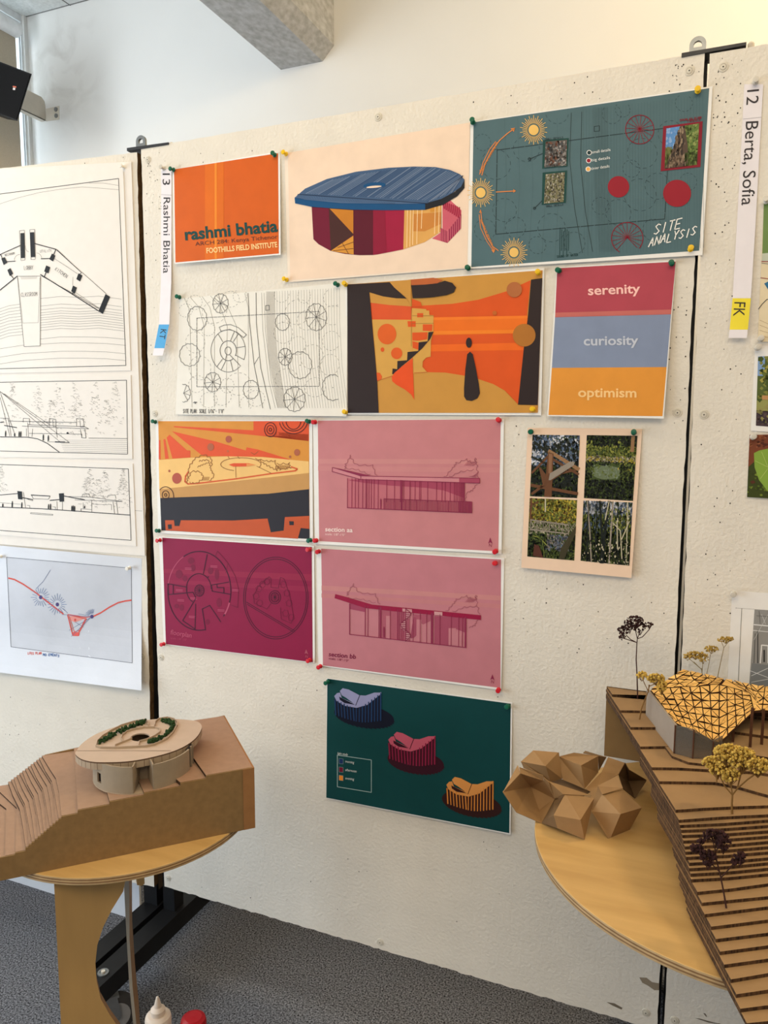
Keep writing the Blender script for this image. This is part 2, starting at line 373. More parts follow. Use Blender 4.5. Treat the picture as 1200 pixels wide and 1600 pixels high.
mid = board('display_board', 'middle white pinboard covered with colourful posters', [(220.4, 231.3), (1101.3, 81.7), (1026.5, 1609.5), (257, 1385)], PM,
    [(222, 262, 238, 330, 26), (225, 262, 330, 640, 26), (230, 440, 235, 260, 5), (460, 1090, 120, 190, 26), (1050, 1095, 100, 140, 14), (1045, 1075, 440, 700, 24), (800, 860, 660, 900, 10), (800, 1050, 900, 1020, 24), (250, 500, 1035, 1180, 14), (490, 800, 1040, 1100, 8), (300, 800, 1300, 1450, 12), (795, 812, 640, 1040, 8)],
    [(231, 250), (591, 183), (1077, 111), (1058.5, 645), (242, 646), (252, 1027), (263, 1372), (594, 1472), (1009, 1582)], 3,
    [(crp(760, 1480, .25, [(955,188),(1000,190),(1035,218),(1078,225),(1078,268),(1050,268),(1010,240),(975,222)]), stain), (crp(760, 1480, .25, [(750,342),(800,350),(850,378),(845,390),(790,365)]), scuff)])
lw = V((-0.9956, -0.0941, 0)); p0 = V(PL[0])
lft = board('display_board', 'white pinboard at the left holding black line drawings on white sheets', [tuple(p0 + lw * 1.212 + V((0, 0, 2.082))), (214, 238), (241, 1386), tuple(p0 + lw * 1.212 + V((0, 0, 0.226)))], PL,
    [(0, 210, 242, 268, 26), (208, 216, 260, 600, 14), (225, 236, 860, 1090, 8), (5, 230, 1085, 1200, 22)], [(222.5, 1026)], 5)
rgt = board('display_board', 'white pinboard at the right edge beyond the black seam', [(1109, 84), (2.45, 0, 2.086), (2.45, 0, 0.236), (1037.5, 1612)], PM,
    [(1112, 1160, 90, 200, 34), (1100, 1150, 200, 520, 26), (1085, 1165, 540, 1000, 34)], [(1130, 105), (1100, 648), (1054, 1594)], 9,
    [(crp(1040, 1400, .1333, [(440,1372),(465,1375),(485,1410),(475,1415)]), scuff), (crp(1040, 1400, .1333, [(345,1430),(400,1435),(560,1480),(640,1495),(640,1505),(500,1482)]), scuff)])
tag(bpy.data.objects[rgt.children[0].name])
# steel frames behind the sheets, base tubes and casters
def post(root, x0, x1, y0, y1, z0, z1):
    b = MB(); b.box((x0, y0, z0), (x1, y1, z1), blk); b.build('upright', root)
post(mid, -0.022, 0.014, 0.020, 0.058, 0.158, 2.07); post(mid, 1.192, 1.2245, 0.020, 0.060, 0.158, 2.084); post(lft, -0.088, -0.045, 0.022, 0.060, 0.158, 2.05); post(rgt, 1.2292, 1.27, 0.020, 0.058, 0.158, 2.07); post(rgt, 2.40, 2.44, 0.020, 0.058, 0.158, 2.07)
post(lft, -1.16, -1.12, -0.085, -0.045, 0.158, 2.05)
rub = mat('grey_rubber', (62, 62, 64), 0.7); hubm = mat('grey_plastic_hub', (150, 152, 154), 0.5)
def base(root, x0, x1, yf, yb, swivel=0.9):
    b = MB(); b.box((x0, yf, 0.108), (x1, yb, 0.158), blk)
    b.lathe([(0.013, 0), (0.013, 0.003), (0.008, 0.003), (0.008, 0.001), (0, 0.001)], ((x0 + x1) / 2, yf + 0.055, 0.158), (0, 0, 1), zinc, 14); b.lathe([(0.005, 0), (0.005, 0.006), (0, 0.006)], ((x0 + x1) / 2, yf + 0.055, 0.158), (0, 0, 1), scr, 8)
    b.build('base_tube', root)
    for cy in (yf + 0.055, yb - 0.06):
        xc = (x0 + x1) / 2; M = Matrix.Translation((xc, cy, 0)) @ Matrix.Rotation(swivel, 4, 'Z')
        w = MB(); c = M @ V((0.022, 0, 0.047)); ax = (M.to_3x3() @ V((0, 1, 0)))
        w.lathe([(0.018, -0.014), (0.036, -0.016), (0.047, -0.010), (0.047, 0.010), (0.036, 0.016), (0.018, 0.014)], c, ax, rub, 28)
        w.lathe([(0, -0.013), (0.030, -0.0165), (0.034, -0.0162), (0.034, 0.0162), (0.030, 0.0165), (0, 0.013)], c, ax, hubm, 24); wo = w.build('caster', root)
        f = MB(); f.box((-0.03, -0.026, 0.102), (0.03, 0.026, 0.108), zinc, M)
        for s in (-1, 1): f.prism([M @ V((-0.024, s * 0.021, 0.102)), M @ V((0.026, s * 0.021, 0.102)), M @ V((0.034, s * 0.021, 0.05)), M @ V((0.022, s * 0.021, 0.036)), M @ V((0.010, s * 0.021, 0.046))], M.to_3x3() @ V((0, s * 0.003, 0)), zinc)
        f.lathe([(0.007, 0), (0.007, 0.05), (0, 0.05)], M @ V((0.022, -0.025, 0.047)), ax, zinc, 8); f.build('fork', wo)
base(mid, -0.022, 0.028, -0.285, 0.46); base(lft, -0.088, -0.038, -0.270, 0.46, 2.2)
base(mid, 1.17, 1.222, 0.02, 0.46, 1.57); base(rgt, 1.232, 1.282, 0.02, 0.46, 1.57); base(rgt, 2.39, 2.44, -0.25, 0.30); base(lft, -1.165, -1.115, -0.34, 0.24)
lab = MB(); lab.box((-0.0448, 0.030, 0.20), (-0.0444, 0.052, 0.262), mat('tan_sticker', (118, 100, 78), 0.7)); so = lab.build('sticker', lft); tag(so, 'tan sticker on the black post')
# steel joining brackets on top of the seams
dst = mat('dark_steel_bar', (58, 58, 60), 0.45, 0.2, 30, metal=0.5)
def bracket(label, x0, ring, xend, z0, z1, bolt):
    y = 0.004; root = thing('joining_bracket', label, 'bracket', (ring, y + .02, z0))
    b = MB(); q = [(x0, z0), (xend, z1), (xend, z1 + 0.005), (x0, z0 + 0.007)]
    b.prism([(x, y - 0.006, z) for x, z in q], (0, 0.046, 0), dst, dst); b.build('flat_bar', root)
    b = MB(); o = []; i_ = []; w, h = 0.0135, 0.027
    for k in range(20):
        a = math.pi * k / 19; o.append((ring + w * math.cos(a), z0 + 0.005 + h - w + w * math.sin(a))); i_.append((ring + w * .5 * math.cos(a), z0 + 0.005 + h - w + w * .45 * math.sin(a)))
    lo = z0 + 0.005; o = [(ring + w, lo)] + o + [(ring - w, lo)]; i_ = [(ring + w * .5, lo + 0.009)] + i_ + [(ring - w * .5, lo + 0.009)]; n = len(o)
    for k in range(n):
        j = (k + 1) % n; A = [V((p[0], y - .002, p[1])) for p in (o[k], o[j], i_[j], i_[k])]; B = [p + V((0, .006, 0)) for p in A]
        b.face(A, zinc); b.face(B[::-1], zinc); b.face([A[1], A[0], B[0], B[1]], zinc); b.face([A[3], A[2], B[2], B[3]], zinc)
    b.build('lifting_eye', root)
    b = MB(); b.lathe([(0, 0.010), (0.0035, 0.009), (0.0055, 0.006), (0.0055, -0.004), (0, -0.004)], (bolt, y + 0.012, z1 + 0.002), (0, 0, 1), scr, 12); b.build('bolt', root)
zt = 2.0875
bracket('steel bracket with eye on top of the left seam between pinboards', at_y(199, 231, 0).x, at_y(217, 222, 0).x + 0.003, at_y(264, 223, 0).x, zt, zt - 0.001, at_y(261, 221, 0).x)
bracket('steel bracket with eye on top of the right seam between pinboards', at_y(1065, 86, 0).x, at_y(1090, 75, 0).x, at_y(1166, 72, 0).x, zt, zt + 0.002, at_y(1174, 70, 0).x)

# ------------------------------------------------------------------ loudspeaker and its arm on the back wall
arm = thing('speaker_arm', 'white sheet metal arm fixed to the back wall below the loudspeaker', 'bracket', at_y(82, 178, WY))
wm = mat('white_powder_coat', (204, 196, 182), 0.5, 0.04)
b = MB(); pts = [at_y(*q, WY - 0.002) for q in ((71.5, 170), (92.3, 165.4), (92.3, 186.6), (71.5, 189.5))]
b.prism(pts, (0, 0.002, 0), wm)
for q in ((87.5, 171), (88, 181)):
    b.lathe([(0.010, 0), (0.010, 0.003), (0, 0.003)], at_y(*q, WY - 0.002), (0, -1, 0), zinc, 10)
b.build('wall_plate', arm)
xa = at_y(71.5, 180, WY).x; z1 = at_y(71.5, 154, WY).z; z0 = at_y(71.5, 189, WY).z
b = MB(); b.prism([(xa, WY, z0), (xa, WY - .31, z0), (xa, WY - .31, z1), (xa, WY - .02, z1), (xa, WY - .004, z1 - .012), (xa, WY, z1 - .03)], (-0.003, 0, 0), wm)
b.box((xa - 0.03, WY - 0.31, z0), (xa, WY, z0 + 0.003), wm); b.build('arm_plate', arm)
sp = thing('loudspeaker', 'black loudspeaker hung near the ceiling in front of the window shade', 'speaker', at_y(-5, 190, 0.85))
bk = mat('black_speaker_box', (7, 6, 8), 0.6, 0.2, 60)
b = MB(); fr = [at_y(*q, 0.82 + dy) for q, dy in (((-10, 92.5), 0.0), ((49.8, 115.6), 0.06), ((27.3, 189), 0.06), ((-33, 167), 0.0))]
nrm = (fr[1] - fr[0]).cross(fr[3] - fr[0]).normalized(); nrm = nrm if nrm.y < 0 else -nrm; fr[2] = at_plane(27.3, 189, fr[0], nrm)
b.prism(fr, ray(40, 150) * 0.16 + V((-0.06, 0, 0.01)), bk); b.build('cabinet', sp)
b = MB()
ins = [f.lerp((fr[0] + fr[2]) / 2, 0.05) + nrm * 0.004 for f in fr]; b.prism(ins, -nrm * 0.003, mat('black_speaker_cloth', (9, 8, 9), 0.9, 0.2, 300)); b.build('grille', sp)
def onf(x, y): return at_plane(x, y, ins[0] + nrm * 0.0006, nrm)
b = MB(); b.prism([onf(*q) for q in ((20, 134), (25.5, 135), (25.2, 137), (19.7, 136))], -nrm * 0.0005, mat('orange_badge', (196, 92, 60), 0.5)); b.prism([onf(*q) for q in ((20.5, 136.8), (24, 137.4), (23.4, 140.8), (19.9, 140.2))], -nrm * 0.0005, mat('white_badge', (215, 205, 200), 0.5)); b.build('badge', sp)

# ------------------------------------------------------------------ posters on the middle board
W_ = PAPER
def crop(x0, y0, span, w=1200): return (x0, y0, span / w)
# orange title sheet
T = Sheet([(269.5, 264.5), (437.5, 236), (438.5, 398), (272.5, 412.5)], 0.001, 0.045, crop=crop(200, 200, 260))
OR, OR2, TEAL, CRM = ink(212, 94, 20), ink(221, 107, 20), ink(16, 66, 62), ink(250, 205, 140)
T.poly([(332, 298), (1082, 182), (1088, 905), (342, 970)], OR)
T.poly([(555, 264), (690, 243), (690, 941), (555, 952)], OR2, 2); T.poly([(625, 253), (640, 251), (640, 944), (625, 946)], ink(236, 138, 40), 3)
T.text('rashmi bhatia', (413, 808), (1082, 745), 84, TEAL, 4, 0.03); T.text('ARCH 284: Kenya Tichenor', (486, 850), (1080, 796), 29, ink(78, 48, 40), 4, 0.0)
T.text('FOOTHILLS FIELD INSTITUTE', (567, 903), (1078, 858), 37, CRM, 4, 0.03)
T.done('title_sheet', 'orange title sheet with dark teal lettering at upper left of middle board')
# cream poster with the blue-roofed round pavilion
S = Sheet([(444.5, 243), (734, 192), (732, 419), (450, 441)], 0.0008, 0.012, crop=crop(420, 180, 340), paper=mat('cream_paper', (244, 226, 206), 0.7, 0.02))
PE = ink(242, 214, 188); S.poly([(105, 207), (1110, 40), (1092, 840), (118, 910)], PE)
BL, BD, BB = ink(66, 92, 126), ink(8, 76, 124), ink(22, 24, 32)
CRS, CRD, MAR, OC, OC2, DK = ink(160, 16, 58), ink(112, 12, 44), ink(90, 10, 34), ink(216, 146, 52), ink(200, 124, 34), ink(70, 34, 30)
S.poly([(900, 680), (958, 640), (958, 480), (1000, 468), (1062, 525), (1060, 625), (985, 705)], ink(206, 92, 108), 2)
for i in range(9): x = 962 + i * 11; S.line([(x, 476 + i * 4), (x + 6, 515 + i * 7)], 2.0, CRS, 3)
S.poly([(946, 620), (985, 640), (1062, 545), (1060, 625), (985, 705), (946, 690)], ink(150, 30, 70), 3)
for i in range(5): S.line([(950 + i * 9, 628), (950 + i * 9, 690 + i * 3)], 1.0, ink(214, 110, 124), 4)
for i in range(7): S.line([(990 + i * 11, 632 - i * 13), (990 + i * 11, 695 - i * 11)], 1.0, ink(214, 110, 124), 4)
body = [(236, 500), (952, 480), (952, 640), (860, 700), (740, 740), (600, 768), (500, 772), (420, 765), (340, 748), (275, 712), (246, 684)]
S.poly(body, CRD, 2)
S.poly([(240, 505), (330, 500), (342, 745), (275, 712), (246, 684)], CRD, 3); S.poly([(330, 510), (466, 522), (466, 660), (342, 750)], DK, 3); S.poly([(335, 515), (466, 524), (466, 655)], OC2, 4)
S.poly([(466, 664), (468, 768), (342, 748)], OC, 4); S.line([(380, 730), (466, 700)], 1, ink(120, 70, 30), 5); S.line([(405, 705), (440, 765)], 1, ink(120, 70, 30), 5); S.line([(355, 748), (466, 735)], 1, ink(120, 70, 30), 5)
S.poly([(466, 522), (575, 524), (575, 771), (500, 772), (466, 769)], MAR, 3); S.poly([(575, 524), (748, 522), (742, 740), (600, 768), (575, 771)], CRS, 3); S.poly([(575, 524), (640, 523), (650, 758), (575, 771)], ink(142, 12, 50), 4)
S.poly([(748, 522), (952, 488), (948, 642), (860, 700), (742, 740)], ink(222, 164, 86), 3); S.poly([(795, 545), (950, 535), (948, 600), (860, 640), (795, 640)], ink(206, 132, 56), 4)
S.poly([(890, 500), (925, 496), (925, 530), (890, 535)], OC, 5)
for x, a, c in ((765, 524, 730), (782, 524, 725), (797, 524, 715), (820, 520, 710), (845, 515, 625), (918, 495, 655), (940, 488, 648)): S.line([(x, a), (x - 4, c)], 1.1, ink(250, 214, 160), 6)
S.poly([(142, 455), (145, 486), (240, 506), (460, 521), (640, 524), (862, 522), (862, 486), (640, 478), (300, 455)], BD, 7)
S.poly([(862, 486), (862, 522), (960, 494), (1040, 446), (1079, 400), (1079, 352), (1030, 420), (950, 462)], BB, 7)
top = [(142, 455), (200, 405), (320, 352), (480, 312), (660, 290), (800, 283), (920, 286), (1000, 302), (1055, 326), (1079, 356), (1060, 395), (1010, 430), (950, 462), (862, 487), (640, 480), (400, 472), (200, 462)]
S.poly(top, BL, 8)
rr = random.Random(4)
for i in range(62):
    t = i / 61; x0, y0 = 205 + t * 830, 432 + t * 46
    x1 = x0 + 150 + 90 * math.sin(t * 3.1); y1 = 400 - 118 * math.sin(min(1, t * 1.3 + .25) * 1.57) + (t > .8) * (t - .8) * 260
    if x0 > 860: x0, y0 = 862 + (x0 - 862) * .9, 484 - (x0 - 862) * .36; x1 = min(x1, 1070)
    S.line([(x0, y0), (x1, max(y1, 286 + max(0, x1 - 900) * .28))], 0.55 + .5 * (i % 5 == 0), ink(120, 134, 156) if rr.random() < .6 else ink(40, 66, 104), 9)
S.poly([(160, 436), (880, 487), (720, 489), (400, 485), (200, 466), (148, 452)], ink(78, 104, 138), 10)
for i in range(60): x = 165 + i * 9; S.line([(x, 438 + i * .7), (x - 8, 462 + i * .5)], 0.5, ink(44, 70, 106), 11)
S.line([(160, 436), (880, 487)], 1.0, ink(20, 40, 70), 12)
S.poly(S.ell(583, 387, 62, 17, rot=-4), BD, 12); S.poly(S.ell(580, 395, 42, 6, rot=-5), PE, 13)
S.done('pavilion_poster', 'large cream poster of a round pavilion with a blue roof')
# site analysis poster
S = Sheet([(735, 190.5), (1113.5, 134.5), (1097.5, 398.5), (731, 420)], 0.0018, 0.014, crop=crop(720, 120, 410))
BG, DKL, YE, ORL = ink(78, 106, 112), ink(34, 52, 56), ink(236, 190, 104), ink(222, 134, 66)
S.poly([(58, 208), (1136, 52), (1090, 795), (48, 870)], BG)
rr = random.Random(2)
for i in range(40):
    x = 560 + i * 14; S.line([(x, 150 - (x - 560) * .12), (x + rr.uniform(-6, 6), 820 - (x - 560) * .07)], 0.35, ink(66, 92, 98), 2)
for i in range(14): x = 606 + i * 5; S.line([(x, 140), (x + 4, 480), (x + 30, 800)], 0.4, ink(62, 86, 92), 2)
for i in range(5): x = 200 + 60 * i; S.line([(x, 190), (x + 10, 500), (x - 10, 840)], 0.35, ink(66, 92, 98), 2)
for cx, cy, r in ((100, 300, 38), (160, 400, 70), (200, 610, 55), (250, 690, 48), (415, 690, 65), (300, 330, 60), (440, 160, 55), (690, 170, 45), (740, 150, 35), (830, 350, 70), (820, 540, 75), (900, 500, 60), (720, 620, 60), (960, 260, 60), (1020, 120, 40), (520, 760, 50), (110, 700, 50), (640, 590, 40), (350, 770, 40), (880, 700, 50), (1040, 480, 40), (780, 420, 40)):
    e = S.ell(cx, cy, r, r * .96, 26, rot=rr.uniform(0, 90))
    for i in range(0, 26, 2):
        if e[i][1] > 224 - (e[i][0] - 58) * .1447 and e[i][1] < 850 - e[i][0] * .07 and 62 < e[i][0] < 1090: S.line([e[i], e[i + 1]], 0.7, ink(48, 70, 76), 3)
for pts in ([(505, 165), (498, 380), (520, 600), (556, 805)], [(553, 160), (548, 400), (570, 620), (603, 800)]): S.line(pts, 0.8, DKL, 3)
S.dash([(166, 335), (930, 235)], 1.1, DKL, 3, 60, 5); S.dash([(166, 335), (160, 720)], 1.1, DKL, 3, 60, 5); S.dash([(160, 720), (932, 650)], 1.1, DKL, 3, 60, 5); S.dash([(945, 430), (932, 650)], 1.1, DKL, 3, 60, 5)
S.line([(610, 227), (634, 224), (634, 248), (610, 250)], 0.8, DKL, 3, True)
def sun(cx, cy, r, R):
    S.poly(S.ell(cx, cy, r, r * 1.05, 28), YE, 5)
    for i in range(36):
        a = math.radians(i * 10); k = R * (1 if i % 2 else .82); S.line([(cx + (r + 6) * math.cos(a), cy + (r + 6) * 1.05 * math.sin(a)), (cx + k * math.cos(a), cy + k * 1.08 * math.sin(a))], 0.9, YE, 5)
sun(333, 243, 23, 62); sun(91, 530, 22, 62); sun(243, 803, 21, 62)
a1 = [(96, 450), (112, 395), (140, 340), (178, 290), (212, 260), (245, 236)]; S.line(a1, 1.4, ORL, 5); S.line([(86, 446), (102, 392), (132, 332), (160, 296)], 1.2, ORL, 5); S.poly([(228, 236), (248, 233), (242, 252)], ORL, 5)
S.text('afternoon to community use', (92, 440), (170, 302), 12, ORL, 6, 0.02)
a2 = [(90, 608), (98, 670), (118, 730), (145, 775), (172, 795)]; S.line(a2, 1.2, ORL, 5); S.line([(84, 630), (90, 690), (118, 750), (150, 798)], 1.0, ORL, 5); S.poly([(84, 622), (96, 622), (90, 606)], ORL, 5); S.poly([(150, 806), (158, 790), (140, 792)], ORL, 5)
S.text('morning to structure use', (88, 655), (150, 795), 12, ORL, 6, 0.02)
S.line([(162, 527), (246, 522)], 1.4, ORL, 5); S.poly([(240, 514), (252, 522), (240, 530)], ORL, 5)
RD = ink(150, 20, 40); RDD = ink(134, 12, 38)
S.line(S.ell(818, 241, 65, 66, 40), 1.2, RDD, 5, True)
for i in range(16): a = math.radians(i * 22.5 + 5); S.line([(818, 238), (818 + 63 * math.cos(a), 240 + 64 * math.sin(a))], 0.7, RDD, 5)
S.line(S.ell(761, 738, 72, 72, 40, 120, 420 - 20), 1.2, RDD, 5); S.line([(761, 735), (712, 792)], .8, RDD, 5); S.line([(761, 735), (808, 782)], .8, RDD, 5)
for i in range(13): a = math.radians(150 + i * 20); S.line([(761, 735), (761 + 70 * math.cos(a), 737 + 70 * math.sin(a))], 0.7, RDD, 5)
S.poly(S.ell(721, 503, 49, 49), RD, 5); S.poly(S.ell(989, 533, 64, 62), RD, 5)
def photo_leaf(q, fr, pal, n, sz):
    S.poly(fr[0], fr[1], 5); S.poly(q, pal[0], 6); S.speckle(q, n, sz, lambda u, v: rr.choice(pal), 7, 1.0, rr)
pal1 = [ink(90, 84, 80), ink(140, 134, 130), ink(56, 52, 50), ink(110, 70, 54), ink(170, 164, 160), ink(76, 80, 84)]
pal2 = [ink(120, 114, 84), ink(150, 146, 120), ink(84, 88, 50), ink(178, 172, 156), ink(100, 96, 84), ink(66, 62, 52)]
photo_leaf([(388, 297), (486, 288), (482, 406), (382, 415)], ([(376, 290), (494, 280), (488, 410), (372, 420)], ink(12, 66, 62)), pal1, 260, .06)
photo_leaf([(388, 446), (476, 436), (470, 572), (380, 580)], ([(374, 438), (486, 428), (480, 576), (370, 586)], ink(12, 66, 62)), pal2, 320, .045)
S.hand('SMALL DETAILS', (385, 290), (470, 281), 8, .5, DKL, 8); S.hand('SMALL DETAILS', (390, 596), (470, 588), 8, .5, DKL, 8)
S.line([(314, 376), (375, 350)], 1, DKL, 5); S.line(S.ell(314, 376, 6, 6, 12), 1, DKL, 6, True); S.line([(338, 600), (372, 566)], 1, DKL, 5); S.line(S.ell(337, 601, 5, 5, 12), 1, DKL, 6, True)
S.poly([(926, 226), (1106, 203), (1096, 412), (914, 432)], RDD, 5); q = [(940, 236), (1090, 213), (1080, 402), (932, 420)]
S.poly(q, ink(96, 120, 56), 6); S.poly(S.uv(q, [(0, 0), (.45, 0), (.35, .55), (0, .5)]), ink(88, 140, 196), 7)
S.speckle(q, 330, .05, lambda u, v: rr.choice([ink(104, 128, 60), ink(140, 150, 84), ink(70, 92, 40)]) if u > .42 else (rr.choice([ink(110, 150, 200), ink(140, 170, 210)]) if v < .45 and rr.random() < .3 else (ink(110, 112, 60) if v > .5 else None)), 8, 1, rr)
S.poly(S.uv(q, [(.42, 0), (.56, 0), (.68, .5), (.72, 1), (0, 1), (.2, .6), (.33, .25)]), ink(84, 66, 54), 9)
S.speckle(q, 260, .035, lambda u, v: rr.choice([ink(120, 98, 80), ink(52, 42, 36), ink(150, 128, 104)]) if abs(u - (.48 - .14 * v)) < .08 + .22 * v else (ink(60, 74, 30) if v > .7 else None), 10, 2.0, rr)
S.hand('DOUGLAS FIRR', (1003, 203), (1104, 190), 9, .7, RDD, 8); S.hand('TREES', (1035, 208), (1100, 198), 9, .7, RDD, 8)
for cy, c, t in ((347, ink(22, 50, 54), 'small details'), (383, ink(150, 20, 44), 'big details'), (422, ink(240, 176, 90), 'tinier details')):
    cx = 587 - (cy - 347) * .06; S.poly(S.ell(cx, cy, 12, 12, 20), ink(240, 240, 236), 5); S.poly(S.ell(cx, cy, 9, 9, 20), c, 6)
    S.text(t, (cx + 14, cy + 4), (cx + 98, cy - 8), 13, ink(232, 234, 230), 6, 0.0)
WT = ink(244, 240, 232)
S.hand('SITE', (882, 722), (1010, 690), 46, 1.6, WT, 8, up=(.25, -1)); S.hand('ANALYSIS', (858, 775), (1078, 722), 40, 1.6, WT, 8, up=(.28, -1), jit=4)
for i in range(6): x = 454 + i * 8; S.line([(x, 690 + (i % 3) * 8), (x - 2, 815 - (i % 2) * 20)], .9, ink(14, 58, 60), 5)
S.hand('SOUND OF WATER', (440, 828), (538, 818), 10, .6, ink(14, 58, 60), 5)
S.done('site_analysis_poster', 'grey-green site analysis poster with yellow suns and red circles at upper right')
# hand drawn site plan on white
S = Sheet([(281, 466.5), (543.5, 441), (541.5, 650.5), (274.5, 647.5)], 0.0016, 0.02, crop=crop(260, 440, 300), paper=mat('white_drawing_paper', (238, 232, 220), 0.7, 0.02))
LN, LF = ink(108, 106, 102), ink(148, 144, 136); rr = random.Random(5)
for x0, x1, xb in ((110, 148, 160), (148, 236, 232), (222, 300, 300), (275, 380, 372), (310, 438, 455), (490, 512, 515)):
    S.line([(x0, 100 - (x0 - 110) * .07), ((x0 + x1) / 2 + 10, 160), (x1, 280), (x1 + (xb - x1) * .5, 520), (xb, 785)], .55, LF)
S.line([(510, 72), (520, 260), (548, 520), (602, 790)], 1.0, LN); S.line([(560, 70), (562, 260), (590, 540), (650, 798)], 1.0, LN); S.line([(595, 70), (602, 300), (640, 620), (680, 790)], .5, LF); S.line([(610, 70), (618, 300), (655, 620), (696, 790)], .5, LF)
for i in range(16): x = 624 + i * 3.6; S.line([(x, 62), (x + 2, 280), (x + 16, 480), (x + 72, 790)], .26, LF)
for i in range(24): x = 690 + i * 17; S.line([(x, 60 - (x - 690) * .05), (x + 2, 250), (x + 16, 520), (x + 52, 790)], .36, LF)
S.dash([(190, 228), (955, 186)], .8, LN, 3, 22, 4); S.dash([(190, 228), (190, 657)], .8, LN, 3, 22, 4); S.dash([(190, 657), (955, 654)], .8, LN, 3, 22, 4); S.dash([(955, 186), (955, 654)], .8, LN, 3, 22, 4)
S.line([(620, 150), (642, 148), (643, 178), (620, 180)], .9, LN, 3, True)
for cx, cy, rx, ry, sp in ((192, 230, 60, 75, 0), (338, 136, 48, 60, 1), (145, 458, 63, 70, 0), (289, 628, 50, 60, 1), (108, 697, 42, 55, 1), (528, 675, 48, 58, 0), (725, 253, 44, 52, 0), (936, 222, 65, 84, 1), (742, 470, 42, 53, 1), (835, 522, 72, 84, 0), (800, 735, 66, 76, 1), (1040, 662, 66, 80, 0)):
    a0, a1 = (-100, 100) if cx == 108 else ((60, 300) if cx == 1040 else (0, 360))
    S.line(S.ell(cx, cy, rx, ry, 60, a0, a1, wob=.035, wn=13), .8, LN, 3, a1 - a0 == 360)
    S.poly(S.ell(cx, cy, 3, 3, 8), LN, 3)
    if sp:
        for i in range(9):
            a = math.radians(i * 40 + 15)
            if cx == 108 and math.cos(a) < 0: continue
            S.line([(cx, cy), (cx + rx * math.cos(a), cy + ry * math.sin(a))], .7, LN, 3)
for cx, cy, r in ((120, 180, 40), (175, 130, 45), (262, 300, 38), (400, 110, 50), (300, 190, 70), (460, 90, 40), (210, 540, 68), (190, 640, 50), (265, 740, 48), (350, 720, 52), (450, 640, 70), (380, 650, 42), (500, 760, 40), (720, 80, 46), (820, 190, 75), (880, 240, 60), (730, 320, 60), (820, 400, 52), (910, 470, 70), (750, 610, 65), (930, 660, 60), (1030, 370, 55), (1040, 210, 60), (1020, 520, 60), (1040, 100, 55), (860, 90, 40), (180, 380, 60), (560, 730, 50)):
    e = S.ell(cx, cy, r, r * 1.1, 30, rot=rr.uniform(0, 90))
    for i in range(0, 30, 2):
        if 78 < e[i][0] < 1080 and 60 < e[i][1] < 792: S.line([e[i], e[i + 1]], .55, LF, 2)
S.line(S.ell(386, 433, 108, 132, 50, 48, 322), .8, LN, 3); S.line(S.ell(386, 433, 108, 132, 14, -40, 25), .8, LN, 3); S.line(S.ell(386, 432, 51, 62, 40, 55, 390), 1.0, LN, 3); S.line(S.ell(385, 433, 19, 25, 24), 1, LN, 3, True)
for a, b_ in (((322, 326), (352, 376)), ((424, 312), (400, 370)), ((448, 328), (418, 374)), ((494, 404), (438, 414)), ((316, 530), (350, 484)), ((342, 552), (372, 492)), ((416, 560), (400, 492)), ((464, 528), (396, 458)), ((486, 488), (432, 460)), ((376, 458), (368, 490))): S.line([a, b_], .9, LN, 3)
S.line([(330, 285), (360, 272), (400, 268), (450, 288), (500, 332), (482, 350), (440, 316), (395, 298), (340, 310)], .9, LN, 3, True)
S.poly([(172, 750), (195, 752), (178, 766)], LN, 3); S.line([(166, 756), (180, 756)], 1, LN, 3); S.line([(578, 470), (550, 515)], .8, LN, 3)
S.hand('SITE PLAN: SCALE 1/16"- 1\'0"', (105, 821), (362, 822), 24, .9, LN, 3)
S.done('site_plan_drawing', 'white line drawing of a site plan with dashed tree circles', 'drawing')
# orange and black interior poster
S = Sheet([(540, 446), (850.5, 418.5), (845.5, 649), (540, 647.5)], 0.0022, 0.010, crop=crop(520, 410, 350))
TAN, BRN, ORB, BK, GY, RO = ink(204, 145, 62), ink(190, 90, 34), ink(221, 84, 22), ink(44, 30, 28), ink(214, 160, 74), ink(178, 104, 56)
S.poly([(77, 118), (1124, 42), (1098, 806), (80, 806)], TAN)
S.poly([(200, 215), (420, 235), (640, 222), (780, 200), (930, 155), (1060, 95), (993, 760), (920, 685), (850, 650), (780, 625), (700, 606), (500, 590), (240, 630)], ORB, 2)
S.poly([(310, 298), (1045, 285), (1036, 380), (300, 395)], ink(238, 112, 22), 3); S.poly([(300, 372), (1036, 360), (1034, 378), (300, 390)], ink(244, 130, 30), 4); S.poly([(300, 446), (1030, 430), (1024, 470), (300, 480)], ink(238, 104, 22), 3); S.poly([(300, 300), (1044, 286), (1042, 300), (300, 315)], ink(244, 124, 32), 4)
S.poly([(80, 806), (245, 806), (238, 640), (260, 628), (320, 606), (435, 592), (500, 588), (600, 590), (700, 606), (780, 625), (860, 652), (920, 686), (993, 764), (1100, 766), (1098, 806)], TAN, 5)
S.poly([(210, 305), (424, 308), (426, 594), (320, 606), (262, 626), (238, 610)], GY, 6)
S.poly([(424, 245), (500, 250), (502, 258), (516, 258), (518, 282), (540, 284), (538, 372), (526, 420), (524, 505), (500, 510), (482, 530), (480, 560), (505, 588), (430, 594), (421, 308)], GY, 6)
S.poly([(205, 216), (420, 236), (422, 306), (212, 306)], ink(220, 84, 36), 6)
S.poly([(424, 195), (470, 212), (478, 236), (424, 238)], ORB, 6)
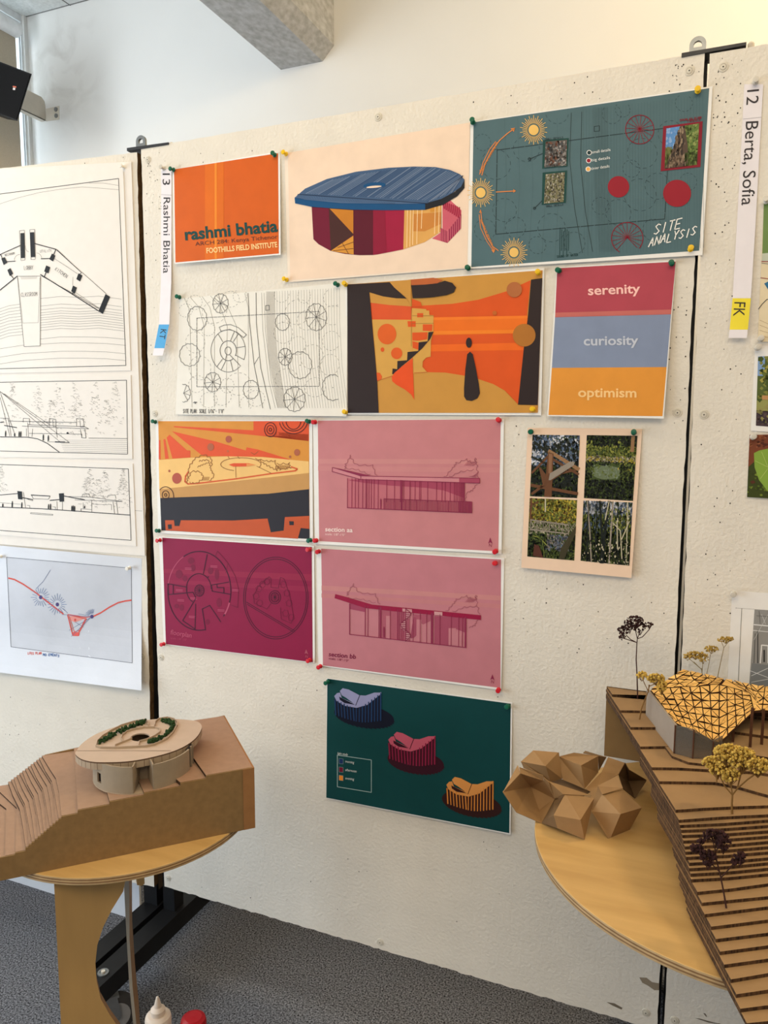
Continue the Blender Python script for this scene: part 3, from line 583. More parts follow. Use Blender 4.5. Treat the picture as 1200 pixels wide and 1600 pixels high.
for q in ([(452, 272), (484, 272), (484, 294), (452, 294)], [(400, 315), (444, 315), (444, 345), (403, 345)], [(482, 332), (534, 332), (532, 368), (482, 366)], [(426, 376), (508, 374), (506, 412), (456, 420), (426, 418)], [(426, 422), (460, 430), (458, 468), (428, 458)]): S.poly(q, ORB, 7)
for p in ([(421, 245), (421, 450)], [(424, 286), (540, 286)], [(424, 328), (540, 326)], [(520, 372), (540, 372)]): S.line(p, .5, ink(150, 100, 40), 8)
S.poly([(512, 374), (540, 372), (522, 410), (480, 460), (420, 515), (370, 556), (328, 600), (318, 598), (320, 568), (345, 572), (346, 528), (398, 524), (400, 480), (458, 474), (460, 428), (508, 422)], BK, 8)
S.poly([(428, 512), (430, 594), (436, 736), (420, 708), (385, 680), (340, 655), (318, 636), (316, 612), (330, 592), (372, 556)], ink(230, 80, 24), 9); S.line([(436, 592), (505, 588)], .7, BRN, 9); S.line([(262, 626), (320, 608)], .7, BRN, 9)
S.poly(S.ell(290, 384, 50, 55), ink(224, 96, 28), 8); S.poly(S.ell(266, 467, 10, 12, 20), ORB, 8); S.poly(S.ell(342, 487, 30, 31), ink(224, 92, 26), 8); S.poly([(234, 590), (252, 592), (264, 612), (258, 628), (238, 636)], ink(222, 90, 28), 8)
S.poly([(197, 160), (240, 172), (330, 190), (395, 195), (420, 236), (300, 228), (203, 216)], TAN, 7)
S.poly([(77, 118), (305, 106), (330, 135), (395, 193), (340, 192), (270, 182), (196, 160), (238, 640), (246, 806), (80, 806)], BK, 9)
S.poly([(305, 106), (418, 92), (420, 236), (398, 194), (330, 135)], TAN, 9); S.poly([(418, 92), (540, 82), (590, 95), (560, 112), (490, 120), (420, 122)], ink(188, 96, 46), 9)
S.poly([(420, 122), (490, 119), (560, 112), (600, 98), (640, 110), (660, 134), (648, 160), (610, 175), (540, 186), (480, 191), (428, 192), (426, 178)], BK, 10)
S.poly([(1062, 92), (1122, 84), (1098, 764), (992, 762), (1022, 470), (1045, 290)], BK, 9)
S.poly(S.ell(972, 146, 41, 41), RO, 10); S.poly(S.ell(1025, 390, 61, 61), ink(178, 112, 40), 10); S.poly(S.ell(867, 271, 12, 12, 20), ink(196, 100, 34), 10)
S.poly(S.ell(729, 430, 16, 27), BK, 10); S.poly([(735, 478), (750, 492), (765, 560), (782, 650), (788, 700), (775, 728), (745, 742), (715, 738), (703, 718), (703, 670), (710, 570), (720, 492)], BK, 10)
S.done('interior_poster', 'orange and black poster of an abstract interior with a stair')
# three word poster
S = Sheet([(870, 417.5), (1056.5, 406), (1037, 654), (855, 650)], 0.0022, 0.05, crop=crop(840, 400, 230))
S.poly([(160, 100), (1126, 46), (1088, 476), (142, 500)], ink(176, 66, 80)); S.poly([(142, 500), (1088, 476), (1052, 905), (116, 912)], ink(130, 142, 168)); S.poly([(116, 912), (1052, 905), (1018, 1306), (88, 1296)], ink(226, 148, 54))
S.poly([(145, 462), (1092, 436), (1088, 474), (142, 498)], ink(196, 104, 96), 2)
S.text('serenity', (412, 318), (838, 300), 76, ink(250, 194, 184), 4, .02); S.text('curiosity', (376, 728), (822, 722), 76, ink(196, 200, 212), 4, .02); S.text('optimism', (330, 1148), (806, 1152), 76, ink(250, 204, 136), 4, .02)
S.done('word_poster', 'three-band poster in crimson, grey-blue and orange reading serenity curiosity optimism')
# orange sun poster
S = Sheet([(243, 657), (488, 656), (489, 846), (247, 833)], 0.0015, 0.008, crop=crop(230, 645, 270))
TN, TR_, SA, BK2, BN = ink(218, 144, 54), ink(224, 84, 40), ink(240, 192, 116), ink(40, 36, 42), ink(176, 96, 64)
S.poly([(76, 58), (1124, 58), (1128, 876), (98, 816)], TN)
for q in ([(185, 92), (740, 122), (1120, 150), (1120, 196), (740, 155), (185, 100)], [(172, 128), (480, 200), (685, 262), (690, 240), (770, 255), (1000, 326), (800, 305), (385, 300)], [(155, 152), (275, 260), (300, 262), (300, 310), (175, 318), (135, 172)], [(112, 185), (125, 182), (150, 318), (125, 320)], [(80, 190), (92, 190), (94, 322), (80, 324)], [(738, 58), (1124, 58), (1122, 196), (738, 150)]): S.poly(q, TR_, 2)
S.poly([(80, 328), (300, 312), (560, 302), (800, 308), (1122, 338), (1124, 420), (84, 532)], SA, 3)
S.poly([(84, 532), (1124, 418), (1124, 530), (840, 562), (400, 580), (90, 592)], ink(200, 148, 84), 3); S.poly([(90, 592), (400, 580), (840, 562), (1124, 530), (1128, 876), (98, 816)], BK2, 3)
S.poly([(124, 746), (186, 746), (190, 786), (224, 786), (234, 746), (600, 748), (836, 734), (858, 830), (948, 818), (956, 724), (1126, 716), (1126, 806), (1066, 800), (1046, 874), (128, 816)], ink(196, 84, 40), 4)
for q in ([(142, 776), (170, 774), (172, 806), (146, 808)], [(986, 752), (1018, 754), (1018, 780), (988, 780)]): S.poly(q, BK2, 5)
for cx, cy, r, c in ((440, 238, 23, BN), (565, 183, 21, ink(176, 84, 64)), (560, 266, 7, ink(196, 100, 60)), (154, 404, 8, BN), (206, 455, 33, ink(178, 82, 62)), (1040, 275, 20, BN), (992, 305, 8, BN)): S.poly(S.ell(cx, cy, r, r * 1.15, 26), c, 5)
for cx, cy, rs, a in ((855, 117, (41, 25, 9), (0, 360)), (128, 570, (8, 24), (0, 360)), (128, 580, (55,), (-138, 15)), (1015, 52, (98, 78, 52), (10, 170))):
    for r in rs: S.line(S.ell(cx, cy, r, r * (1.2 if r < 60 else .95), 36, *a), 1.1, ink(70, 34, 30), 6, a == (0, 360))
BR = ink(150, 92, 40)
S.line([(285, 410), (266, 440), (262, 478), (282, 494), (350, 490), (620, 458), (850, 424), (1030, 402), (1042, 390), (1000, 375)], 2.2, ink(214, 92, 44), 5)
S.line(S.ell(650, 358, 140, 46, 40, 110, 385), .9, BR, 6); S.poly([(565, 360), (600, 350), (700, 350), (756, 362), (700, 372), (600, 374)], TR_, 6); S.poly([(690, 352), (756, 362), (690, 373)], ink(232, 150, 80), 7); S.line([(614, 370), (616, 450)], .8, BR, 6); S.line([(760, 370), (862, 420)], .8, BR, 6); S.line([(640, 318), (628, 302)], .8, BR, 6); S.line([(570, 318), (560, 302)], .8, BR, 6)
def cloud(pts, w, m, amp, seed, lay=6):
    r2 = random.Random(seed); out = []
    for (x0, y0), (x1, y1) in zip(pts, pts[1:]):
        L = math.hypot(x1 - x0, y1 - y0); k = max(2, int(L / (amp * 2.2))); nx, ny = -(y1 - y0) / L, (x1 - x0) / L
        for i in range(k):
            for t in (0, .33, .66):
                u = (i + t) / k; h = amp * (0 if t == 0 else -1) * r2.uniform(.6, 1.2); out.append((x0 + (x1 - x0) * u + nx * h, y0 + (y1 - y0) * u + ny * h))
    out.append(pts[-1]); S.line(out, w, m, lay)
cloud([(440, 370), (440, 320), (390, 295), (330, 325), (295, 380), (285, 450), (280, 490)], 1, BR, -10, 1); cloud([(360, 340), (420, 330), (440, 400), (460, 440), (430, 470)], .9, BR, 8, 2); cloud([(290, 460), (310, 410), (365, 415), (385, 450), (340, 485), (295, 480)], .9, BR, 9, 3); cloud([(350, 380), (420, 350)], .8, BR, 8, 7)
for i in range(6): S.line([(390 + i * 8, 445), (382 + i * 8, 470)], .6, BR, 6)
cloud([(750, 315), (830, 330), (890, 330), (905, 400)], .9, BR, -9, 4); cloud([(900, 350), (990, 345), (1000, 385), (920, 400), (895, 370)], .9, BR, -10, 5); cloud([(770, 330), (830, 370), (900, 405)], .9, BR, 9, 6); S.line([(720, 275), (745, 290), (770, 268)], .7, BR, 6)
for i in range(14): S.line([(905 + i * 6, 365), (897 + i * 6, 392)], .5, BR, 6)
S.done('sun_poster', 'orange landscape poster with sun rays above a black band')
# crimson floor plan poster
S = Sheet([(248, 838), (491, 853), (492, 1036), (256, 1007)], 0.0015, 0.010, crop=crop(230, 830, 270))
CR, CL, CF, CT = ink(140, 14, 62), ink(66, 10, 40), ink(108, 14, 52), ink(190, 84, 112)
S.poly([(105, 45), (1143, 110), (1150, 910), (130, 784)], CR); S.poly([(112, 262), (1143, 300), (1144, 345), (114, 290)], ink(150, 30, 66), 2); S.poly([(114, 335), (1144, 385), (1145, 420), (116, 360)], ink(148, 26, 66), 2)
S.line(S.ell(362, 414, 219, 274, 70, -120, 40), 1.6, CL, 3); S.line(S.ell(362, 414, 219, 274, 50, 80, 190), 1.6, CL, 3); S.line(S.ell(362, 414, 219, 274, 20, 50, 80), .0001, CL, 3); S.line(S.ell(362, 414, 219, 274, 30, 190, 240), 1.2, CT, 3); S.line(S.ell(362, 414, 219, 274, 8, 18, 36), 2.2, CT, 4)
S.line(S.ell(358, 400, 86, 105, 40, 120, 360), 1.4, CL, 3); S.poly(S.ell(362, 412, 32, 40, 30), ink(120, 12, 54), 3); S.line(S.ell(362, 412, 32, 40, 30), 1, CL, 4, True)
for i in range(12): a = i * math.pi / 6; S.line([(362, 412), (362 + 30 * math.cos(a), 412 + 38 * math.sin(a))], .5, CL, 4)
for p in ([(416, 162), (390, 296)], [(447, 374), (566, 354)], [(450, 416), (576, 438)], [(444, 374), (452, 416)], [(143, 365), (274, 388), (274, 428), (148, 440), (143, 365)], [(274, 428), (318, 424), (338, 465), (246, 620), (332, 680), (336, 505)], [(510, 630), (434, 515), (382, 540), (405, 688)], [(484, 372), (486, 392), (532, 392), (532, 430)], [(180, 372), (180, 436)], [(414, 322), (428, 316)]): S.line(p, 1.4, CL, 4)
S.line([(488, 138), (560, 220), (610, 310), (634, 400), (628, 530), (580, 512)], .8, CF, 4); S.line([(488, 138), (470, 180)], .8, CF, 4); S.line([(560, 225), (545, 290)], .7, CF, 4)
for cx, cy, rx, ry in ((305, 205, 24, 24), (222, 298, 26, 32), (262, 328, 18, 22), (318, 255, 18, 26), (440, 275, 20, 26), (484, 300, 16, 40), (500, 495, 20, 34), (240, 530, 16, 24), (205, 520, 18, 16), (420, 630, 16, 20)): S.poly(S.ell(cx, cy, rx, ry, 8), ink(122, 12, 54), 3)
for x, y in ((440, 240), (200, 405), (210, 475), (290, 590), (490, 545), (590, 405), (300, 462), (262, 255)):
    for i in range(2): S.line([(x, y + i * 9), (x + 46, y + 2 + i * 9)], .7, CT, 4)
S.line(S.ell(893, 464, 224, 284, 80), 1.0, CL, 3, True); S.line(S.ell(893, 464, 212, 270, 80), 1.0, CL, 3, True); S.line([(688, 492), (1024, 692)], .9, CL, 3); S.line([(694, 508), (1012, 698)], .9, CL, 3)
S.line(S.ell(886, 459, 40, 46, 30), .9, CL, 4, True); S.line(S.ell(886, 459, 28, 33, 30), .9, CL, 4, True)
for i in range(12): a = i * math.pi / 6; S.line([(886, 459), (886 + 26 * math.cos(a), 459 + 31 * math.sin(a))], .5, CL, 4)
S.line([(846, 316), (770, 385), (738, 450), (742, 500), (830, 540), (860, 500)], .8, CF, 4); S.line([(846, 316), (860, 330), (858, 390), (910, 396), (925, 320), (950, 330), (990, 450), (1016, 590), (1000, 640), (930, 610), (925, 530)], .8, CF, 4)
for cx, cy in ((775, 400), (800, 370), (755, 450), (780, 500), (970, 430), (985, 500), (960, 570), (1000, 600), (945, 370), (830, 350)): S.line(S.ell(cx, cy, 20, 22, 20, wob=.15, wn=6), .6, CF, 4, True)
S.text('floorplan', (160, 716), (306, 740), 34, CT, 4, .0); S.text('scale: 1/8"-1\'0"', (162, 748), (274, 762), 14, ink(170, 60, 92), 4)
S.poly([(1104, 820), (1118, 856), (1104, 846), (1092, 852)], ink(176, 84, 100), 4); S.text('N', (1098, 878), (1114, 881), 18, ink(176, 84, 100), 4)
S.done('floor_plan_poster', 'deep crimson poster with two round floor plans')
# the two pink section posters
PK, PKL, PKD, WN = ink(200, 127, 130), ink(205, 136, 134), ink(176, 90, 104), ink(140, 40, 72)
def section_trees(pl, pr):
    cloud(pl[0], .7, ink(160, 82, 96), -9, 11); cloud(pl[1], .6, ink(160, 82, 96), -8, 12); cloud(pr[0], .7, ink(160, 82, 96), -9, 13); cloud(pr[1], .7, ink(160, 82, 96), -8, 14); cloud(pr[2], .7, ink(160, 82, 96), -7, 15)
S = Sheet([(489, 656), (787.5, 655), (783.5, 865.5), (492, 850)], 0.002, 0.010, crop=crop(480, 645, 320))
S.poly([(62, 46), (1134, 38), (1120, 812), (70, 752)], PK); S.poly([(64, 270), (1130, 272), (1129, 300), (64, 298)], PKL, 2); S.poly([(64, 312), (1128, 322), (1127, 350), (64, 340)], ink(203, 132, 132), 2)
section_trees(([(215, 330), (220, 300), (252, 248), (290, 300), (385, 305), (410, 366)], [(225, 320), (300, 330), (370, 360)]), ([(800, 374), (850, 320), (870, 290), (935, 268), (975, 290), (985, 264), (1000, 310), (1006, 382)], [(830, 372), (900, 340), (975, 330)], [(995, 420), (970, 460), (936, 470), (932, 520)]))
for i in range(10): S.line([(945 + i * 6, 280 + i), (920 + i * 6, 310)], .4, PKD, 6)
for i in range(12): S.line([(1000 - i, 345 + i * 3), (980 - i * 3, 372)], .4, PKD, 6)
S.poly([(236, 384), (316, 390), (924, 410), (922, 522), (964, 522), (964, 586), (234, 556)], ink(190, 104, 114), 3); S.poly([(240, 395), (330, 410), (480, 426), (700, 440), (800, 455), (920, 500), (920, 412), (300, 390)], ink(166, 66, 90), 4)
S.poly([(148, 320), (236, 338), (380, 370), (1010, 384), (1010, 412), (312, 390), (146, 344)], ink(206, 132, 138), 6); S.poly([(166, 322), (378, 370), (312, 372)], WN, 7); S.line([(148, 320), (146, 344), (312, 390), (1010, 412), (1010, 384), (314, 370), (148, 320)], 1, WN, 8); S.line([(314, 370), (314, 390)], 1.0, WN, 8); S.poly([(890, 382), (1010, 385), (1010, 412), (890, 408)], ink(170, 70, 94), 7)
for x in (236, 262, 282, 300, 325, 344, 350, 362, 376, 392, 416, 466, 512, 548, 556, 566, 602, 632, 658, 666, 706, 758, 790, 808, 838, 862, 872, 882, 892, 900, 906, 912, 918, 922):
    S.line([(x, 384 + (x - 236) * .036), (x - 1, 556 + (x - 236) * .032 if x < 450 else 522)], .9 if x not in (548, 556) else 1.6, WN, 7)
S.line([(552, 400), (552, 568)], 2, WN, 8); S.line([(602, 400), (602, 570)], 1.2, WN, 8); S.line([(234, 556), (964, 586)], 1.2, WN, 8)
for i in range(58): x = 450 + i * 9; S.line([(x, 505 + i * .32), (x, 564 + i * .38)], .9 + .5 * (i % 7 == 0) + .8 * (i > 48), WN, 8)
S.line([(448, 504), (964, 522)], 1, WN, 8); S.poly([(430, 500), (435, 510), (434, 562), (428, 562), (427, 512)], WN, 9)
S.text('section aa', (105, 694), (266, 700), 26, ink(248, 222, 214), 4, .018); S.text('scale: 1/8"-1\'0"', (105, 716), (222, 722), 13, ink(240, 206, 200), 4, .01)
S.poly([(1072, 730), (1086, 768), (1072, 758), (1060, 766)], WN, 4); S.text('N', (1064, 784), (1080, 786), 18, WN, 4)
S.done('section_poster', 'pink section poster reading section aa')
S = Sheet([(494.5, 857), (788, 872), (783, 1078.5), (497.5, 1040)], 0.0015, 0.012, crop=crop(480, 845, 320))
PK2 = ink(194, 121, 129); S.poly([(82, 46), (1136, 110), (1132, 862), (92, 730)], PK2); S.poly([(84, 262), (1134, 322), (1134, 350), (84, 290)], ink(200, 132, 130), 2); S.poly([(84, 308), (1134, 372), (1133, 396), (84, 332)], ink(196, 124, 126), 2)
section_trees(([(230, 320), (232, 300), (270, 250), (310, 300), (400, 310), (428, 370)], [(240, 330), (330, 340), (400, 360)]), ([(810, 410), (850, 370), (870, 340), (935, 318), (980, 345), (988, 318), (1000, 360), (1012, 430)], [(850, 412), (920, 385), (990, 380)], [(1000, 465), (985, 500), (950, 510)]))
for i in range(10): S.line([(950 + i * 5, 330 + i), (925 + i * 5, 360)], .4, PKD, 6)
S.poly([(250, 366), (340, 392), (340, 418), (250, 400)], ink(160, 66, 92), 3); S.poly([(432, 404), (530, 412), (528, 578), (432, 568)], ink(172, 86, 102), 3); S.poly([(462, 440), (488, 440), (488, 576), (462, 570)], PK2, 4); S.poly([(530, 398), (600, 410), (600, 588), (528, 580)], ink(166, 80, 98), 4)
S.poly(S.ell(610, 505, 44, 66, 30, -70, 100), ink(160, 70, 92), 4); S.poly([(620, 430), (724, 434), (722, 470), (680, 490), (640, 470)], ink(168, 82, 100), 3); S.poly([(640, 460), (668, 462), (668, 590), (640, 588)], PK2, 5)
S.poly([(745, 440), (930, 452), (930, 540), (880, 520), (840, 510), (828, 612), (744, 602)], ink(162, 72, 94), 3); S.poly([(828, 512), (872, 512), (872, 530), (905, 540), (905, 616), (828, 610)], PK2, 4)
S.poly([(164, 312), (232, 330), (380, 374), (1018, 436), (1018, 464), (790, 440), (520, 414), (340, 394), (160, 336)], ink(150, 12, 58), 6); S.poly([(744, 414), (792, 418), (792, 438), (744, 434)], ink(208, 150, 150), 7); S.poly([(558, 396), (614, 402), (614, 420), (558, 414)], ink(200, 140, 142), 7)
for x, w in ((248, .9), (340, 1.2), (356, 1.0), (420, 1), (430, 2.6), (486, .8), (530, 1.2), (540, .8), (552, .8), (562, .8), (662, .9), (700, .8), (732, 3.8), (778, .9), (844, .9), (888, .9), (910, .9), (928, 2.6), (620, .8)): S.line([(x, 370 + (x - 248) * .115), (x - 1, 548 + (x - 248) * .112)], w, WN, 7)
S.line([(248, 548), (932, 626)], 1.2, WN, 8); S.line([(248, 368), (248, 548)], 1.2, WN, 8)
for i in range(17):
    t = i / 16; y = 398 + t * 188; x = 576 + 28 * math.sin(t * 9.4); w = 30 * abs(math.cos(t * 4.7)) + 6
    S.poly([(576, y), (576 + (x - 576) * 1.1, y + 1), (576 + (x - 576) * 1.1, y + 9), (576, y + 8)], ink(204, 146, 148), 8); S.line([(576, y), (576 + (x - 576) * 1.1, y + 2)], .8, WN, 9)
S.line([(576 + 30 * math.sin(i / 40 * 9.4), 398 + i / 40 * 188) for i in range(41)], 1, WN, 9); S.line([(577, 392), (577, 590)], 1, WN, 9); S.poly([(449, 502), (454, 510), (454, 566), (446, 566), (445, 512)], WN, 9)
S.text('section bb', (125, 676), (285, 692), 26, ink(120, 14, 58), 4, .018); S.text('scale: 1/8"-1\'0"', (125, 694), (242, 710), 13, ink(130, 40, 70), 4, .01)
S.poly([(1085, 782), (1098, 818), (1085, 808), (1073, 814)], WN, 4); S.text('N', (1077, 834), (1093, 836), 18, WN, 4)
S.done('section_poster', 'pink section poster reading section bb with a spiral stair')
# dark green light study poster
S = Sheet([(510.5, 1059.5), (800.5, 1097.5), (797.5, 1304), (509.5, 1247)], 0.0015, 0.03, crop=crop(490, 1050, 330))
GR = ink(0, 62, 62); S.poly([(78, 38), (1120, 180), (1112, 916), (72, 714)], GR)
def pav(dx, dy, top, side, post_, shade, ang):
    q = lambda *p: [(x + dx, y + dy) for x, y in p]
    S.poly(S.ell(*ang), shade, 2)
    e = S.ell(*ang)
    for i in range(0, 18): S.poly([e[i], (e[i][0] + 5, e[i][1] + 8), e[i + 1]], shade, 2)
    S.poly(q((0, 60), (8, 130), (50, 165), (110, 190), (180, 195), (270, 180), (270, 35), (140, 100)), side, 3)
    S.poly(q((2, 45), (18, 28), (35, 25), (45, 55), (125, 92), (130, 96), (268, 22), (272, 30), (190, 95), (130, 112), (60, 100), (15, 72)), top, 5)
    S.poly(q((34, 16), (50, 0), (85, 8), (145, 40), (125, 96), (70, 55), (45, 40)), top, 6); S.poly(q((145, 40), (180, 42), (230, 25), (262, 25), (272, 30), (190, 92), (125, 112), (122, 96)), top, 6); S.line(q((147, 40), (124, 98)), .9, shade, 7)
    S.poly(q((30, 48), (120, 94), (60, 84), (34, 66)), shade, 7)
    for i in range(16):
        x = 6 + i * 17.4; yt = (62 + .46 * x if x < 110 else (112 if x < 150 else 112 - (x - 150) * .72)); yb = 150 + 44 * math.sin(min(1, x / 190) * 1.57) - max(0, x - 190) * .12
        S.line(q((x, yt), (x + (5 if x < 120 else -1), yb)), 1.5 if i % 3 else 1.9, post_, 8)
pav(115, 92, ink(148, 148, 184), ink(16, 18, 40), ink(24, 56, 96), ink(8, 12, 32), (287, 250, 172, 64, 40, 0, 360, 9))
pav(422, 340, ink(190, 84, 104), ink(64, 8, 28), ink(140, 24, 60), ink(50, 4, 22), (580, 510, 162, 66, 40, 0, 360, 9))
pav(752, 596, ink(216, 144, 72), ink(56, 24, 16), ink(212, 130, 52), ink(48, 16, 10), (898, 748, 172, 70, 40, 0, 360, 12))
S.line([(135, 472), (328, 500), (328, 684), (135, 652)], .9, ink(170, 190, 186), 4, True); S.text('light study', (136, 468), (194, 476), 14, ink(226, 228, 222), 4)
for y, c, t in ((494, ink(20, 46, 96), 'morning'), (542, ink(110, 10, 40), 'afternoon'), (589, ink(232, 138, 40), 'evening')):
    S.poly([(144, y - 3), (168, y), (168, y + 29), (144, y + 26)], c, 4); S.line([(144, y - 3), (168, y), (168, y + 29), (144, y + 26)], .5, ink(120, 140, 140), 5, True); S.text(t, (180, y + 20), (180 + len(t) * 7, y + 20 + len(t)), 14, ink(226, 228, 222), 4)
S.done('light_study_poster', 'dark green poster with three small pavilions, lowest on the middle board')
# four photographs on a peach sheet
S = Sheet([(824.5, 668.5), (1003.5, 670), (986.5, 903), (814.5, 887)], 0.0016, 0.04, crop=crop(800, 655, 210), paper=mat('peach_paper', (238, 206, 178), 0.7, 0.02))
rr = random.Random(8)
G = dict(dk=ink(30, 34, 22), g1=ink(64, 78, 34), g2=ink(96, 108, 48), g3=ink(140, 142, 62), ye=ink(186, 164, 56), sky=ink(214, 214, 220), bl=ink(92, 108, 132), br=ink(104, 66, 40), b2=ink(150, 112, 76), gy=ink(150, 138, 124), pale=ink(190, 180, 150), nd=ink(20, 26, 22), ry=ink(122, 124, 132), sl=ink(120, 132, 108))
def pick(*a): return G[rr.choice(a)]
q1 = [(184, 138), (606, 144), (582, 704), (160, 688)]; S.poly(q1, G['nd'])
S.poly(S.rect(q1, .0, .0, 1, .5), G['bl'], 2); S.speckle(q1, 1500, 0.0275, lambda u, v: (pick('dk', 'nd', 'bl', 'bl', 'g1', 'sky') if v < .5 else pick('nd', 'dk', 'nd', 'g1')), 3, 1, rr)
S.speckle(q1, 600, 0.0220, lambda u, v: (pick('sky', 'sky', 'bl') if (abs(u - .55) < .14 and v < .15) or (u < .3 and .15 < v < .45) else None), 4, 1, rr)
S.speckle(q1, 780, 0.0275, lambda u, v: (pick('nd', 'dk', 'dk', 'bl') if (.4 < u and v < .5 and v > .1 and rr.random() < .8) or (u < .35 and v < .25) else None), 5, 1.2, rr)
for p, w, c in ([(0.04, .12), (.38, .3)], 5, 'dk'), ([(.0, .36), (.3, .46)], 4, 'dk'), ([(.02, .62), (.4, .3)], 4, 'br'), ([(.36, .26), (1, .54)], 7, 'b2'), ([(.42, .38), (1, .62)], 5, 'br'), ([(.6, .62), (.95, .55)], 4, 'br'), ([(.45, .72), (.75, .56)], 3, 'br'), ([(.02, .82), (1, .93)], 6, 'br'), ([(.04, .96), (.3, .8)], 5, 'br'), ([(.55, .8), (1, .66)], 3, 'nd'): S.line(S.uv(q1, p), w * .8, G[c], 6)
S.poly(S.uv(q1, [(.34, .28), (.46, .3), (.46, 1), (.3, 1)]), G['br'], 7); S.poly(S.uv(q1, [(.36, .3), (.44, .31), (.43, .62), (.37, .62)]), ink(140, 100, 70), 8); S.poly(S.uv(q1, [(.16, .52), (.2, .53), (.34, .66), (.3, .84), (.26, .8)]), G['br'], 8)
S.poly(S.uv(q1, [(.82, .42), (.92, .43), (.9, .48), (.42, .73), (.38, .73), (.4, .62)]), G['gy'], 9)
q2 = [(668, 142), (1120, 148), (1080, 730), (642, 704)]; S.poly(q2, G['nd'])
S.poly(S.rect(q2, 0, .43, 1, .7), G['g1'], 2); S.poly(S.uv(q2, S.ell(.42, .58, .3, .11, 20)), ink(104, 116, 84), 3)
S.speckle(q2, 2700, 0.0220, lambda u, v: pick('dk', 'nd', 'g1', 'nd') if v < .17 else (pick('g2', 'g3', 'g1', 'g3', 'g2') if v < .33 else (pick('pale', 'gy', 'g3', 'ye') if v < .41 else (pick('g1', 'dk', 'g2', 'nd') if v < .72 and (abs(u - .42) > .28 or v < .46) else (pick('sl', 'g2') if v < .66 and rr.random() < .3 else (pick('nd', 'dk', 'g1') if v > .7 else None))))), 4, 1, rr)
S.speckle(q2, 360, 0.0165, lambda u, v: pick('g3', 'ye', 'g2') if .38 < v < .55 and u > .66 else (pick('g2', 'g3') if .1 < v < .32 and (u < .2 or .4 < u < .75) else None), 5, 1.5, rr)
S.poly(S.rect(q2, .88, .0, .95, .25), G['b2'], 5)
q3 = [(158, 704), (582, 722), (556, 1262), (136, 1226)]; S.poly(q3, G['g1'])
S.speckle(q3, 2700, 0.0248, lambda u, v: (pick('ye', 'ye', 'g3', 'g3', 'g2', 'br') if u > .35 else pick('g3', 'g2', 'ye', 'br')) if v < .4 else (pick('g2', 'g1', 'pale') if v < .6 else (pick('ry', 'bl', 'ry', 'g1', 'gy') if .4 < u < .85 and v < .85 else pick('g1', 'dk', 'g2', 'nd', 'g1'))), 2, 1, rr)
S.line(S.uv(q3, [(.04, 0), (.03, .4)]), 2.4, G['br'], 3); S.line(S.uv(q3, [(.33, 0), (.34, .22)]), 2, G['pale'], 3)
S.poly(S.uv(q3, [(.03, .36), (.85, .41), (.85, .43), (.03, .38)]), G['gy'], 4); S.poly(S.uv(q3, [(.03, .52), (.85, .56), (.85, .575), (.03, .545)]), G['gy'], 4)
for i in range(7): u = .04 + i * .135; S.line(S.uv(q3, [(u, .37 + i * .008), (u, .55 + i * .006)]), .9, G['gy'], 5); S.line(S.uv(q3, [(u, .38), (u + .13, .53)]), .7, G['gy'], 5); S.line(S.uv(q3, [(u + .13, .38), (u, .53)]), .7, G['gy'], 5)
S.speckle(q3, 180, 0.0275, lambda u, v: pick('nd', 'dk') if .3 < u < .75 and .57 < v < .64 else None, 5, .6, rr)
S.poly(S.uv(q3, [(1.0, .42), (1.0, .55), (.85, .85), (.78, 1), (.68, 1), (.7, .82)]), ink(62, 56, 34), 6); S.poly(S.uv(q3, [(.14, .78), (.24, .8), (.34, 1), (.12, .98)]), ink(84, 44, 30), 6); S.line(S.uv(q3, [(.14, .6), (.3, .7), (.36, .98)]), 1.2, G['g2'], 7); S.line(S.uv(q3, [(.1, .64), (.24, .66), (.4, .78)]), 1.2, G['g3'], 7)
q4 = [(638, 726), (1078, 744), (1048, 1308), (612, 1264)]; S.poly(q4, ink(60, 68, 52))
S.speckle(q4, 3000, 0.0193, lambda u, v: (pick('sky', 'bl', 'sky', 'g1', 'bl') if v < .2 else (pick('bl', 'g1', 'g2', 'dk', 'g3') if v < .5 else pick('nd', 'dk', 'g1', 'nd', 'g2'))), 2, 2.2, rr)
for u0, u1, w, c in ((.08, .22, 2.0, 'gy'), (.33, .46, 3.0, 'nd'), (.52, .42, 4.4, 'nd'), (.6, .58, 2.4, 'gy'), (.9, .93, 1.6, 'pale'), (.27, .3, 1.4, 'nd'), (.1, .12, 1.4, 'nd'), (.7, .76, 1.4, 'nd')): S.line(S.uv(q4, [(u0, .0), ((u0 + u1) / 2, .45), (u1, 1)]), w, G[c], 3)
for p in ([(.62, .34), (.78, .46), (.84, .9)], [(.95, .3), (.86, .5), (.8, .62)], [(.7, .3), (.74, .75)], [(.46, .3), (.52, .0)]): S.line(S.uv(q4, p), 1.6, G['pale'], 4)
S.speckle(q4, 480, 0.0138, lambda u, v: pick('g3', 'pale', 'g2') if .5 < u < .98 and .1 < v < .42 else (pick('nd', 'dk', 'pale') if v > .6 else None), 5, 1.4, rr)
S.done('photo_sheet', 'peach sheet with four woodland photographs', 'photo print')

